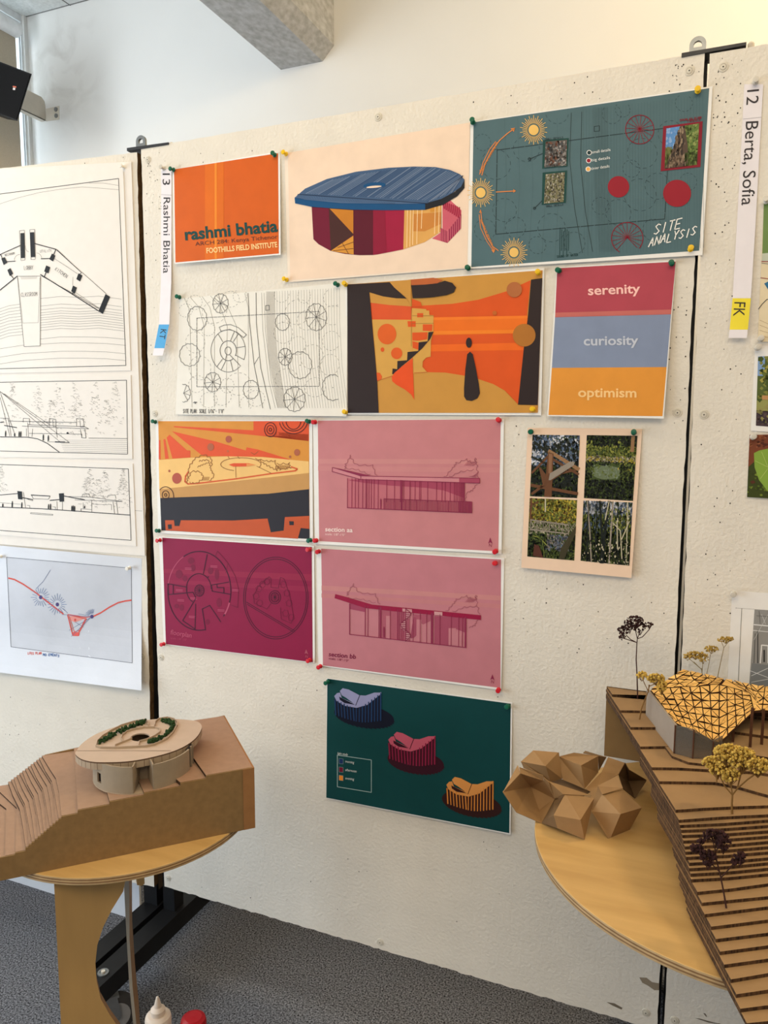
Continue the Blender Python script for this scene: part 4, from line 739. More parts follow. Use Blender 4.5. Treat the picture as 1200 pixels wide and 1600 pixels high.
# ------------------------------------------------------------------ name strips hanging from the boards
STRIP = mat('white_strip_paper', (238, 230, 232), 0.7, 0.02); TXK = ink(52, 46, 48)
def strip_curl(amount):
    def f(x, y, s):
        t = max(0.0, (y - s.y0) / (s.y1 - s.y0) - 0.3) / 0.7; return amount * t * t
    return f
S = Sheet([(251.8, 263.5), (268.2, 264.5), (254, 556), (238, 554.5)], 0.0016, 0, curl=strip_curl(0.0), seg=1, paper=STRIP)
S.mb = MB(); S.curl = strip_curl(0.022)
def strip(S, edge, m, lay=0):
    """edge: list of (xl, xr, y) in photo pixels from top to bottom"""
    S.crop_on = True; S.set(0, 0, 1)
    for (a0, b0, y0), (a1, b1, y1) in zip(edge, edge[1:]):
        k = 8
        for i in range(k):
            t, u = i / k, (i + 1) / k; f = lambda p, q, w: p + (q - p) * w
            P = [S.P(f(a0, a1, t), f(y0, y1, t), lay), S.P(f(a0, a1, u), f(y0, y1, u), lay), S.P(f(b0, b1, u), f(y0, y1, u), lay), S.P(f(b0, b1, t), f(y0, y1, t), lay)]
            S.mb.face(P, m, False)
            if lay == 0:
                e = S.n * 0.0004; S.mb.face([p + e for p in P[::-1]], m); S.mb.face([P[0], P[0] + e, P[1] + e, P[1]], m); S.mb.face([P[3], P[2], P[2] + e, P[3] + e], m)
strip(S, [(251.8, 268.2, 264), (251.5, 267.6, 440), (248.5, 264.5, 505), (238.5, 254.2, 555.5)], STRIP)
strip(S, [(248.3, 264.2, 507), (241.2, 257, 544)], ink(84, 166, 218), 1)
S.line([(251.6, 304), (268, 305)], .5, ink(150, 146, 150), 2)
S.text('13', (254.0, 271), (254.2, 289), 11.5, TXK, 2); S.text('Rashmi Bhatia', (255.5, 308.5), (255.0, 427), 10.5, TXK, 2); S.text('KT', (251.3, 514), (248.7, 529), 9, TXK, 2, up=(1, .12))
S.done('name_strip', 'narrow white name strip with a blue tab at its foot', 'name strip')
S = Sheet([(1163, 134), (1193, 129), (1167, 529), (1138, 529)], 0.0016, 0, paper=STRIP); S.mb = MB(); S.curl = strip_curl(0.012)
strip(S, [(1163, 1192.5, 131.5), (1158, 1187, 230), (1151.5, 1180.5, 350), (1144.7, 1173.2, 465), (1138.5, 1167, 528)], STRIP)
strip(S, [(1144.7, 1173.2, 466), (1140, 1168.6, 515)], ink(244, 222, 60), 1)
S.line([(1161.5, 186), (1190, 183)], .5, ink(150, 146, 150), 2)
S.text('12', (1167.5, 141), (1166, 164), 19, TXK, 2, up=(1, -.1)); S.text('Berta, Sofia', (1165.5, 190), (1158.5, 321), 20, TXK, 2, up=(1, -.05)); S.text('FK', (1147.5, 472), (1145.5, 494), 18, TXK, 2, up=(1, .03))
S.done('name_strip', 'narrow white name strip with a yellow tab at its foot', 'name strip')

# ------------------------------------------------------------------ line drawings on the left board
WP = mat('white_mat_board', (240, 232, 222), 0.75, 0.015); K = ink(48, 46, 46); KF = ink(140, 134, 126); KK = ink(26, 26, 28)
def lsheet(corners, off, cr, name, label, tilt=0.0, thick=0.0015): return Sheet(corners, off, tilt, PL, crop=cr, paper=WP, thick=thick)
S = lsheet([(-150, 272), (205, 252.5), (226.5, 868.5), (-150, 838)], 0.0032, crop(0, 220, 260, 1095), '', '', 0.0, 0.003)
S.set(*crop(0, 560, 260)); S.line([(0, 1040), (1025, 1100)], .5, KF, 1)
S.done('mounting_sheet', 'tall white backing sheet behind the three black line drawings', 'backing sheet')
c1 = crop(0, 220, 260, 1095); c2 = crop(0, 560, 260)
S = lsheet([(-140, 290), (192.5, 268), (204.3, 579), (-140, 586)], 0.0052, c1, '', '')
S.line([(-480, 405), (0, 350), (780, 248), (828, 1478), (0, 1500), (-480, 1510)], .9, K, 2)
rr = random.Random(3)
for pts in ([(0, 415), (120, 375), (260, 340), (400, 318), (540, 303), (640, 310), (782, 322)], [(585, 278), (680, 278), (782, 294)]): S.line(pts, .45, KF, 2)
ys = [1030, 1080, 1105, 1125, 1140, 1158, 1172, 1190, 1205, 1222, 1240, 1300, 1340, 1395, 1440]
for i, y in enumerate(ys):
    if i < 11: S.line([(266, y + 8), (400, y - 6), (520, y), (650, y - 8), (800 + i * 1.5, y + 12)], .5, KF, 2); S.line([(130 + i * 2, 1075 + i * 20), (60, 1085 + i * 20), (0, 1105 + i * 20), (-200, 1180 + i * 20)], .5, KF, 2)
    else: S.line([(262 if i == 11 else -200, y + (0 if i == 11 else 60)), (150 if i > 11 else 262, y + 5), (400, y - 10), (560, y - 10), (700, y - 6), (826, y + 6)], .5, KF, 2)
S.poly([(114, 892), (266, 890), (264, 1354), (158, 1354)], WP, 3)
S.line([(114, 892), (266, 890), (264, 1350), (158, 1354), (114, 892)], .6, K, 4); S.line([(150, 1200), (252, 1196), (262, 900)], .5, KF, 4); S.line([(150, 1200), (118, 900)], .5, KF, 4); S.poly([(132, 893), (245, 891), (240, 908), (140, 912)], ink(214, 206, 196), 4)
for q in ([(134, 608), (158, 606), (164, 770), (138, 772)], [(196, 603), (224, 601), (230, 764), (202, 766)], [(8, 775), (30, 765), (48, 800), (24, 818)], [(48, 850), (68, 838), (86, 874), (64, 890)], [(342, 742), (364, 756), (348, 794), (324, 778)], [(304, 820), (330, 832), (318, 872), (290, 860)], [(516, 872), (542, 886), (526, 926), (502, 910)], [(480, 952), (506, 966), (492, 1006), (468, 990)], [(694, 1008), (724, 1026), (676, 1140), (648, 1120)]): S.poly(q, KK, 5)
for p, w in (([(0, 748), (134, 688)], 1.2), ([(4, 748), (26, 800)], 1.2), ([(46, 795), (100, 792)], 1.2), ([(228, 676), (368, 714), (352, 750)], 1.4), ([(270, 776), (330, 774)], 1.3), ([(304, 862), (290, 898)], 1.4), ([(68, 880), (92, 910)], 1.2), ([(114, 890), (0, 982), (-200, 1120)], 1.5), ([(266, 880), (480, 1012), (655, 1124)], 1.5), ([(274, 890), (480, 1004), (660, 1110)], .6), ([(368, 714), (536, 866)], 1.0), ([(376, 716), (530, 862)], .5), ([(536, 866), (520, 884)], 1), ([(540, 866), (700, 1008)], .6), ([(360, 776), (510, 875)], .4), ([(500, 1000), (650, 1100)], .4), ([(480, 1000), (476, 1012)], 1.5), ([(128, 592), (160, 588), (164, 784), (138, 788), (128, 592)], .5), ([(196, 585), (228, 583), (232, 780), (204, 782), (196, 585)], .5), ([(-60, 780), (4, 748)], 1.2)): S.line(p, w, K, 4)
S.line(S.ell(190, 690, 25, 40, 10, 90, 180), .5, KF, 4); S.line(S.ell(130, 785, 36, 38, 10, 180, 270), .5, KF, 4); S.line(S.ell(240, 776, 34, 38, 10, 270, 360), .5, KF, 4); S.line([(480, 895), (478, 950)], .5, KF, 4)
S.hand('RESTROOM', (34, 760), (98, 746), 15, .32, K, 5); S.hand('UTILITY', (264, 736), (342, 730), 17, .32, K, 5); S.hand('LOBBY', (160, 850), (222, 846), 26, .4, K, 5); S.hand('CLASSROOM', (140, 1026), (248, 1020), 26, .4, K, 5); S.hand('KITCHEN', (360, 850), (438, 905), 22, .4, K, 5)
S.done('plan_drawing', 'white sheet with the black floor plan marked lobby and classroom', 'drawing')
def trees(S, xs, y0, y1, w, seed, m):
    r2 = random.Random(seed)
    for x in xs:
        for i in range(46):
            t = r2.random(); yy = y0 + (y1 - y0) * t; xx = x + r2.uniform(-1, 1) * w * (.15 + t)
            S.line([(xx, yy), (xx + r2.uniform(5, 14), yy + r2.uniform(-9, 3)), (xx + r2.uniform(8, 20), yy + r2.uniform(-3, 9))], .32, m, 2)
S = lsheet([(-140, 591), (204.3, 586), (207, 717.3), (-140, 712)], 0.0052, c2, '', '')
S.line([(-600, 180), (0, 172), (912, 157), (920, 690), (0, 668), (-600, 655)], .9, K, 2)
trees(S, (80, 260, 410, 530, 680, 820), 172, 470, 60, 1, KF); trees(S, (360, 560, 760), 300, 560, 80, 6, KF)
for p, w in (([(0, 238), (500, 606), (400, 600)], .5), ([(30, 255), (360, 480)], .5), ([(0, 238), (430, 600)], .5), ([(0, 240), (110, 560)], .6), ([(0, 280), (70, 560)], .5), ([(0, 430), (60, 432), (80, 560)], .6), ([(60, 452), (550, 462)], .7), ([(160, 488), (640, 508), (610, 492), (200, 478)], .7), ([(210, 540), (590, 546), (588, 572)], .6), ([(580, 512), (590, 572), (620, 574), (612, 512)], .7), ([(404, 492), (412, 570)], .6), ([(235, 508), (230, 566)], .6), ([(190, 505), (190, 560)], .5), ([(166, 460), (168, 432), (212, 434), (214, 476)], .6), ([(356, 478), (356, 432), (402, 440), (404, 490), (384, 492), (380, 444)], .6), ([(552, 490), (552, 434), (600, 438), (608, 494), (580, 496), (576, 446)], .6), ([(640, 575), (920, 578)], .7), ([(0, 566), (200, 568), (270, 580), (340, 612), (430, 678)], 1.2), ([(340, 600), (500, 608)], .5), ([(212, 455), (370, 460)], .7), ([(200, 462), (205, 566)], .5)): S.line(p, w, K, 3)
for i in range(7): S.line([(430 + i * 5, 590 + i * 13), (918, 592 + i * 14)], .35, KF, 3)
S.poly([(30, 480), (122, 496), (122, 502), (30, 486)], KK, 4); S.poly([(0, 458), (28, 454), (28, 460), (0, 465)], KK, 4); S.poly([(396, 598), (470, 600), (470, 608), (396, 606)], KK, 4)
for x, y, h in ((40, 562, 40), (105, 562, 24), (138, 564, 38), (150, 564, 38), (312, 592, 44), (348, 596, 42)): S.poly([(x - 5, y), (x - 5, y - h * .6), (x - 2, y - h), (x + 3, y - h), (x + 5, y - h * .6), (x + 3, y)], KK, 4)
S.poly([(478, 536), (490, 530), (498, 545), (482, 545)], KK, 4)
S.done('section_drawing', 'white sheet with a line section of a hill and tall fir trees', 'drawing')
S = lsheet([(-140, 711), (207.3, 724.5), (212.8, 853.7), (-140, 824)], 0.0052, c2, '', '')
S.line([(-600, 745), (0, 765), (925, 797), (945, 1312), (0, 1240), (-600, 1195)], .9, K, 2)
trees(S, (640, 750, 880), 800, 1000, 45, 2, KF); trees(S, (620, 700, 880), 860, 1080, 70, 3, KF); trees(S, (0,), 780, 960, 40, 4, KF)
for q in ([(125, 956), (158, 960), (162, 1018), (130, 1014)], [(424, 974), (460, 972), (462, 1032), (430, 1034)], [(222, 982), (362, 990), (362, 996), (222, 988)]): S.poly(q, KK, 4)
for p, w in (([(0, 1072), (300, 1084), (600, 1105), (940, 1130)], 1.2), ([(0, 985), (130, 974)], 1.1), ([(162, 1004), (236, 1018)], 1.4), ([(360, 1024), (430, 1018)], 1.4), ([(460, 992), (610, 1020)], 1.4), ([(234, 1018), (236, 1028), (170, 1005)], .5), ([(228, 990), (240, 1012), (348, 1016), (360, 996)], .6), ([(470, 995), (650, 1000), (880, 1032), (540, 1020)], .6), ([(592, 998), (596, 980), (640, 976), (652, 1002)], .6), ([(774, 1004), (780, 988), (830, 984), (836, 1010)], .6), ([(660, 1020), (662, 1110)], .6), ([(840, 1034), (850, 1120)], .7), ([(815, 1034), (826, 1118)], .7), ([(600, 1040), (600, 1080)], .5), ([(410, 1030), (412, 1090)], .6), ([(450, 1034), (450, 1094)], .6), ([(168, 965), (184, 1078)], .6), ([(222, 1112), (382, 1124), (380, 1132), (220, 1120), (222, 1112)], .5), ([(0, 1040), (150, 1052)], .4), ([(380, 1070), (400, 1072), (400, 1086)], .5), ([(195, 1060), (215, 1062), (215, 1078)], .5), ([(780, 1052), (804, 1054), (804, 1094)], .5), ([(584, 1084), (660, 1090)], .5), ([(584, 1084), (584, 1104)], .8), ([(660, 1050), (780, 1056)], .4)): S.line(p, w, K, 3)
for x, y, h in ((20, 1072, 26), (88, 1074, 44), (157, 1078, 40), (350, 1090, 40), (364, 1092, 44), (518, 1098, 36), (528, 1102, 42), (538, 1104, 40), (610, 1082, 20)): S.poly([(x - 5, y), (x - 5, y - h * .6), (x - 2, y - h), (x + 3, y - h), (x + 5, y - h * .6), (x + 3, y)], KK, 4)
S.done('section_drawing', 'white sheet with a line section of three low roofs and dark blocks', 'drawing')
# tracing paper sketch with its lower edge rolling off the board
tp = mat('tracing_paper', (218, 220, 226), 0.5, 0.03, 8, bump=0.5, bscale=16)
tpd = mat('tracing_paper_inner', (200, 202, 209), 0.55, 0.05, 10, bump=0.4, bscale=18)  # slightly darker grey-blue sheet inside the drawn border
def roll(x, y, s):
    v = max(0., min(1., (y - 862) / 215)); u = x / 220
    return 0.003 + 0.004 * math.sin(v * 3 + u * 4) + 0.034 * max(0, v - .55) ** 1.6 * 3.1
S = Sheet([(-70, 846), (221.5, 872.5), (221.0, 1079), (-70, 1042)], 0.001, 0, PL, curl=roll, paper=tp, seg=16, crop=crop(0, 850, 270))
S.crop_on = True
g = [[None] * 15 for _ in range(13)]
def bq(u, v):
    a, b_, c_, d_ = (45, 92), (912, 168), (918, 826), (76, 714); 
    return ((a[0] * (1 - u) + b_[0] * u) * (1 - v) + (d_[0] * (1 - u) + c_[0] * u) * v, (a[1] * (1 - u) + b_[1] * u) * (1 - v) + (d_[1] * (1 - u) + c_[1] * u) * v)
for j in range(12):
    for i in range(14): S.poly([bq(i / 14, j / 12), bq((i + 1) / 14, j / 12), bq((i + 1) / 14, (j + 1) / 12), bq(i / 14, (j + 1) / 12)], tpd, 1)
RE, BLU, PU = ink(214, 84, 70), ink(70, 104, 156), ink(78, 66, 120)
fr = [bq(i / 12, 0) for i in range(13)] + [bq(1, i / 8) for i in range(1, 9)] + [bq(1 - i / 12, 1) for i in range(1, 13)] + [bq(0, 1 - i / 8) for i in range(1, 9)]; S.line(fr, .7, ink(90, 92, 104), 3)
for d in (0, 5): S.line([(58, 234 + d), (100, 244 + d), (160, 276 + d), (240, 330 + d), (300, 376 + d), (370, 430 + d), (440, 484 + d)], 1.2, RE, 4); S.line([(640, 504 + d), (700, 475 + d), (760, 436 + d), (820, 405 + d), (870, 393 + d), (912, 388 + d)], 1.2, RE, 4)
S.line([(470, 490), (540, 500), (600, 508), (640, 504)], 1.6, RE, 4); S.line([(470, 495), (505, 635), (546, 636), (550, 612), (600, 520), (470, 490)], 1.6, RE, 4); S.line([(480, 500), (515, 610), (550, 600)], 1, RE, 4); S.poly([(480, 500), (600, 512), (560, 530), (520, 545), (490, 530)], ink(226, 150, 140), 3); S.poly([(505, 612), (546, 612), (546, 636), (505, 634)], ink(224, 92, 84), 4); S.line([(470, 500), (498, 600)], 1.4, RE, 4); S.line([(590, 525), (548, 610)], 1.4, RE, 4); S.poly(S.ell(522, 527, 8, 9, 10), RE, 5)
for cx, cy, r, a0, a1 in ((282, 370, 62, 0, 360), (398, 420, 64, 0, 360), (638, 504, 48, 190, 300)):
    nr = 20 if a1 - a0 > 200 else 9
    for i in range(nr):
        a = math.radians(a0 + (a1 - a0) * i / nr); k = rr.uniform(.85, 1.1); S.line([(cx + r * .42 * math.cos(a), cy + r * .46 * math.sin(a)), (cx + r * k * math.cos(a), cy + r * k * 1.1 * math.sin(a))], .6, BLU, 4)
    S.poly(S.ell(cx, cy, 12, 14, 10), PU, 5)
for p in ([(250, 310), (300, 260), (350, 180)], [(440, 450), (470, 480)], [(480, 600), (640, 504)], [(495, 642), (650, 490)], [(545, 485), (640, 505)], [(520, 540), (580, 578)], [(430, 490), (640, 508)]): S.line(p, .6, ink(96, 112, 150), 4)
S.hand('LOTS PLAN', (194, 768), (290, 768), 16, .7, RE, 4, jit=3); S.hand('MOVEMENTS', (298, 774), (414, 784), 16, .8, BLU, 4, jit=3)
S.done('tracing_sketch', 'tracing paper sketch with a red curve and blue starbursts', 'drawing')

# ------------------------------------------------------------------ sheets entering the picture on the right board
S = Sheet([(1194, 312), (1330, 296), (1312, 535), (1184, 534)], 0.001, 0.004, crop=(0, 0, 1), paper=mat('cream_map_paper', (232, 214, 178), 0.7, 0.03))
S.poly([(1193.5, 316), (1329, 300), (1323, 388), (1191, 398)], ink(112, 138, 76)); S.poly([(1191, 396), (1323, 386), (1321, 410), (1190, 409)], ink(196, 200, 180), 2); S.line([(1190, 408.5), (1320, 412)], 1.2, ink(150, 40, 50), 3); S.line([(1190, 411), (1230, 416), (1320, 430)], .8, ink(90, 90, 100), 3)
S.poly([(1194, 443), (1200, 440), (1260, 446), (1250, 462), (1202, 455)], ink(46, 112, 150), 3); S.line([(1188.5, 434), (1210, 437), (1300, 440)], 1.1, ink(150, 50, 50), 3); S.line([(1185, 483), (1191, 475), (1198, 468), (1230, 462), (1300, 470)], 1.1, ink(60, 56, 56), 3)
for i in range(4): S.line([(1187, 500 + i * 8), (1200, 506 + i * 7), (1240, 500 + i * 7), (1300, 508 + i * 6)], .5, ink(180, 150, 110), 2)
S.done('map_sheet', 'map sheet with a green top at the upper right edge', 'map')
rr = random.Random(12)
S = Sheet([(1180, 540), (1330, 538), (1325, 683), (1173, 673)], 0.001, 0.006, crop=(0, 0, 1)); q = [(1184.5, 557), (1322, 552), (1318, 676), (1181, 665)]
S.poly(q, ink(84, 96, 44)); S.poly(S.rect(q, 0, 0, .08, .28), ink(130, 160, 200), 2); S.poly(S.rect(q, 0, .62, 1, .8), ink(150, 148, 84), 2); S.poly(S.rect(q, 0, .78, 1, 1), ink(70, 54, 58), 2)
S.speckle(q, 500, .03, lambda u, v: rr.choice([ink(70, 84, 34), ink(130, 132, 60), ink(100, 110, 46), ink(166, 156, 70)]) if v < .64 and u > .03 else (rr.choice([ink(150, 140, 84), ink(84, 66, 66), ink(54, 44, 50)]) if v > .7 else None), 3, 1.2, rr)
S.poly(S.rect(q, .06, .56, .5, .62), ink(190, 140, 90), 4)
S.done('tree_photo', 'white-bordered photo of a tree on a lawn at the right edge', 'photo print')
S = Sheet([(1171, 679), (1320, 678), (1314, 786), (1167, 777)], 0.001, 0.03, crop=(0, 0, 1)); q = [(1171.2, 679.3), (1320, 678), (1314, 786), (1167.2, 776.8)]
S.poly(q, ink(58, 66, 22)); S.poly([(1171.2, 679.3), (1300, 678), (1250, 700), (1195, 702), (1182, 712), (1180, 720), (1169, 730)], ink(120, 62, 36), 2)
S.speckle(q, 320, .025, lambda u, v: rr.choice([ink(90, 110, 30), ink(50, 58, 20), ink(116, 132, 44), ink(84, 44, 26)]) if v > .55 and u < .25 else (rr.choice([ink(84, 40, 24), ink(150, 88, 56)]) if v < .2 else None), 3, 1.0, rr)
S.poly([(1178, 708), (1186, 704), (1200, 701), (1240, 696), (1290, 720), (1280, 755), (1230, 775), (1200, 768), (1186, 750), (1179, 730)], ink(134, 164, 62), 4)
for p in ([(1180, 720), (1200, 730), (1260, 740)], [(1190, 706), (1200, 730)], [(1188, 748), (1200, 732)]): S.line(p, .8, ink(176, 192, 104), 5)
S.done('leaf_photo', 'photo of a big green leaf at the right edge of the boards', 'photo print')
S = Sheet([(1144, 923), (1340, 936), (1330, 1110), (1136, 1078)], 0.001, 0.006, crop=(1130, 540, .338)); 
S.set(0, 0, 1); S.poly([(1179, 952), (1335, 962), (1328, 1100), (1170, 1077)], ink(150, 148, 144)); S.poly([(1175, 1036), (1331, 1056), (1328, 1100), (1170, 1077)], ink(128, 130, 130), 2)
S.line([(1150, 949), (1150, 951)], .5, KF, 2); S.line([(1159, 951), (1153, 1076)], .8, ink(110, 106, 100), 2); S.line([(1150, 950), (1179, 952)], .4, KF, 2)
for p, c, w in (([(1178, 976), (1332, 990)], 232, 1.6), ([(1177, 985), (1332, 1000)], 220, 1.2), ([(1178, 1000), (1200, 960)], 200, .7), ([(1184, 985), (1184, 1036)], 84, 2.0), ([(1180, 990), (1178, 1036)], 90, 1.2), ([(1188, 1036), (1190, 1008), (1330, 1020)], 236, 1.8), ([(1200, 1036), (1200, 1010)], 236, 1.5), ([(1194, 1016), (1194, 1034)], 60, 2.5), ([(1174, 1056), (1200, 1044), (1240, 1040)], 226, .8), ([(1172, 1048), (1240, 1074)], 226, .8), ([(1174, 1066), (1260, 1050)], 220, .8), ([(1182, 962), (1330, 974)], 90, .7), ([(1186, 955), (1188, 975)], 80, .7), ([(1190, 960), (1196, 975)], 210, .7)): S.line(p, w, ink(c, c, c - 2), 3)
S.done('interior_drawing', 'white sheet with a grey interior drawing behind the dried flowers', 'drawing')

# ------------------------------------------------------------------ push pins
PC = {'green': mat('green_plastic', (6, 92, 66), 0.35), 'yellow': mat('yellow_plastic', (236, 190, 24), 0.35), 'red': mat('red_plastic', (206, 30, 44), 0.35), 'white': mat('white_plastic', (236, 230, 218), 0.35), 'clear': mat('clear_grey_plastic', (206, 198, 184), 0.25)}
def push_pin(x, y, col, label, plane=PM, off=0.004):
    n = V(plane[1]); p = at_plane(x, y, V(plane[0]), n) - n * off; m = PC[col]; b = MB()
    ax = (-n + V((random.uniform(-.12, .12), 0, random.uniform(-.05, .16)))).normalized()
    b.lathe([(0, 0.0005), (0.0046, 0.0005), (0.0052, 0.0015), (0.0046, 0.0028), (0.0030, 0.0036), (0.0026, 0.0085), (0.0032, 0.0102), (0.0046, 0.0110), (0.0051, 0.0125), (0.0045, 0.0138), (0, 0.0142)], p, ax, m, 14)
    b.lathe([(0.0006, -off - 0.008), (0.0006, 0.001)], p, ax, zinc, 6)
    tag(b.build('push_pin'), label, 'push pin', 'push pins')
for x, y, c, l in (
    (273.5, 266.5, 'green', 'top left corner of the orange title sheet'), (431, 243.5, 'green', 'top right corner of the orange title sheet'),
    (449, 242, 'yellow', 'top left corner of the cream pavilion poster'), (450, 438, 'yellow', 'bottom left corner of the cream pavilion poster'),
    (740, 193, 'green', 'top left corner of the site analysis poster'), (733, 420, 'green', 'bottom left corner of the site analysis poster'),
    (1090.5, 144, 'yellow', 'top right corner of the site analysis poster'), (1079, 390.5, 'yellow', 'bottom right corner of the site analysis poster'),
    (282.5, 465, 'green', 'top left corner of the site plan drawing'), (529.5, 446, 'green', 'top right corner of the site plan drawing'),
    (541.5, 445.5, 'yellow', 'top left corner of the interior poster'), (542, 644.5, 'yellow', 'bottom left corner of the interior poster'),
    (842, 426.5, 'yellow', 'top right corner of the interior poster'), (834, 639.5, 'yellow', 'bottom right corner of the interior poster'),
    (874.5, 423.5, 'green', 'top left corner of the three-band word poster'), (1050, 412.5, 'green', 'top right corner of the three-band word poster'),
    (245, 659.5, 'green', 'top left corner of the orange sun poster'), (485, 659, 'green', 'top right corner of the orange sun poster'),
    (250.5, 829, 'green', 'bottom left corner of the orange sun poster'), (487, 843.5, 'green', 'bottom right corner of the orange sun poster'),
    (252.5, 843.5, 'red', 'top left corner of the crimson floor plan poster'), (486, 858, 'red', 'top right corner of the crimson floor plan poster'),
    (258, 1005.5, 'red', 'bottom left corner of the crimson floor plan poster'), (486, 1030.5, 'red', 'bottom right corner of the crimson floor plan poster'),
    (494, 659.5, 'red', 'top left corner of the section aa poster'), (781, 657, 'red', 'top right corner of the section aa poster'),
    (496, 844, 'red', 'bottom left corner of the section aa poster'), (776, 860.5, 'red', 'bottom right corner of the section aa poster'),
    (500, 861, 'red', 'top left corner of the section bb poster'), (775, 879.5, 'red', 'top right corner of the section bb poster'),
    (502.5, 1040, 'red', 'bottom left corner of the section bb poster'), (780, 1076.5, 'red', 'bottom right corner of the section bb poster'),
    (514, 1064, 'green', 'top left corner of the dark green light study poster'), (795, 1102, 'green', 'top right corner of the dark green light study poster'),
    (830.5, 674.5, 'green', 'top left corner of the four-photograph sheet'), (990.5, 676, 'green', 'top right corner of the four-photograph sheet'),
    (258, 264.5, 'clear', 'top of the name strip with the blue tab'), (1180, 130, 'clear', 'top of the name strip with the yellow tab'),
    (1197, 316, 'clear', 'top left corner of the map sheet'), (1188, 530, 'clear', 'bottom left corner of the map sheet'), (1183, 544, 'clear', 'top left corner of the lawn tree photo'), (1176, 683, 'clear', 'top left corner of the leaf photo'), (1146, 926.5, 'clear', 'top left corner of the grey interior drawing')):
    push_pin(x, y, c, c + ' push pin at the ' + l)
push_pin(196, 262.5, 'white', 'white push pin at the top right corner of the tall backing sheet', PL, 0.005); push_pin(6.5, 868.5, 'white', 'white push pin at the top left corner of the tracing sketch', PL, 0.009); push_pin(206.5, 886, 'white', 'white push pin at the top right corner of the tracing sketch', PL, 0.009)

# ------------------------------------------------------------------ round plywood tables
ply = mat('birch_plywood_face', (196, 156, 95), 0.42, 0.07, 5, stretch=(1, 7, 1), rgb2=(204, 166, 106), detail=6, spec=0.4)
plyl = mat('plywood_edge_light', (190, 160, 116), 0.6, 0.12, 60); plyd = mat('plywood_edge_dark', (134, 100, 66), 0.65, 0.15, 60)
plyg = mat('birch_plywood_leg', (182, 146, 92), 0.5, 0.10, 4, stretch=(5, 5, 1), detail=6)
def table_top(root, c, R, z):
    b = MB(); t = 0.013; o = (c[0], c[1], z - t)
    b.lathe([(0, t), (R - 0.0008, t)], o, (0, 0, 1), ply, 96, False); b.lathe([(R - .001, 0), (0, 0)], o, (0, 0, 1), plyg, 96, False)
    ms = [plyl, plyd, plyl, plyd, plyl]; pr = [(R - .001, 0)]
    for i in range(5): pr.append((R, 0.0008 + (t - 0.0016) * (i + 1) / 5))
    pr[0] = (R - 0.0006, 0); pr[-1] = (R, t - 0.0006); b.lathe(pr, o, (0, 0, 1), plyl, 96, True, mats=ms); b.lathe([(R, t - .0006), (R - .0008, t)], o, (0, 0, 1), ply, 96, True)
    b.build('table_top', root)
ZL, CL_, RL = 0.71, (0.249, -0.399), 0.240
tl = thing('round_table', 'small round plywood table at lower left under the cardboard hill model', 'table', (CL_[0], CL_[1], 0)); table_top(tl, CL_, RL, ZL)
zt_ = ZL - 0.013
n1 = V((0.72, -0.69, 0)).normalized(); q0 = V((0.302, -0.600, 0))
leg = [(84.5, 1381), (203, 1378), (192.5, 1393), (175, 1421), (161, 1449), (152, 1477), (149, 1505), (151, 1533), (157.5, 1561), (171.5, 1585.5), (186, 1606), (204, 1630)]
P = [at_plane(*q, q0, n1) for q in leg]; P[0].z = P[1].z = zt_
P += [V((P[-1].x, P[-1].y, 0)), V((P[0].x, P[0].y, 0))]
b = MB(); b.prism(P, -n1 * 0.018, plyg, plyd); b.build('leg', tl)
q0 = V((0.262, -0.43, 0)); P = [at_plane(*q, q0, n1) for q in ((193, 1377), (194.5, 1400), (198, 1470), (202, 1540), (208, 1600), (212, 1630), (219, 1630), (213, 1600), (207, 1540), (202.5, 1470), (202, 1400), (202, 1377))]
P[0].z = P[-1].z = zt_; P[5].z = P[6].z = 0.0; vec = -n1 * 0.06 + V((.69, .72, 0)) * .0105
greym = mat('daylit_leg_face', (168, 166, 160), 0.6, 0.05)  # plywood face coloured grey, window daylight put into its colour
b = MB(); b.prism(P, vec, greym, plyd); b.build('leg', tl)
q0 = V((0.19, -0.27, 0)); P = [at_plane(*q, q0, n1) for q in ((213, 1370), (226, 1370), (226, 1381), (222, 1384), (214, 1383))]; P[0].z = P[1].z = zt_
b = MB(); b.prism(P, -n1 * .018, plyg, plyd); b.build('brace', tl)
ZR, CR_, RR_ = 0.828, (1.3265, -0.331), 0.2965
tr = thing('round_table', 'round plywood table at lower right under the stepped cardboard site model', 'table', (CR_[0], CR_[1], 0)); table_top(tr, CR_, RR_, ZR)
for a in (0.5, 2.07):
    dx, dy = math.cos(a), math.sin(a); c = V((CR_[0] + .14, CR_[1] + .06, 0)); b = MB(); d = V((dx, dy, 0)); n = V((-dy, dx, 0)) * .018
    w = .09; b.prism([c - d * w - n / 2, c + d * w - n / 2, c + d * w * .6 - n / 2 + V((0, 0, .4)), c + d * w - n / 2 + V((0, 0, ZR - .013)), c - d * w - n / 2 + V((0, 0, ZR - .013)), c - d * w * .6 - n / 2 + V((0, 0, .4))], n, plyg, plyd); b.build('leg', tr)

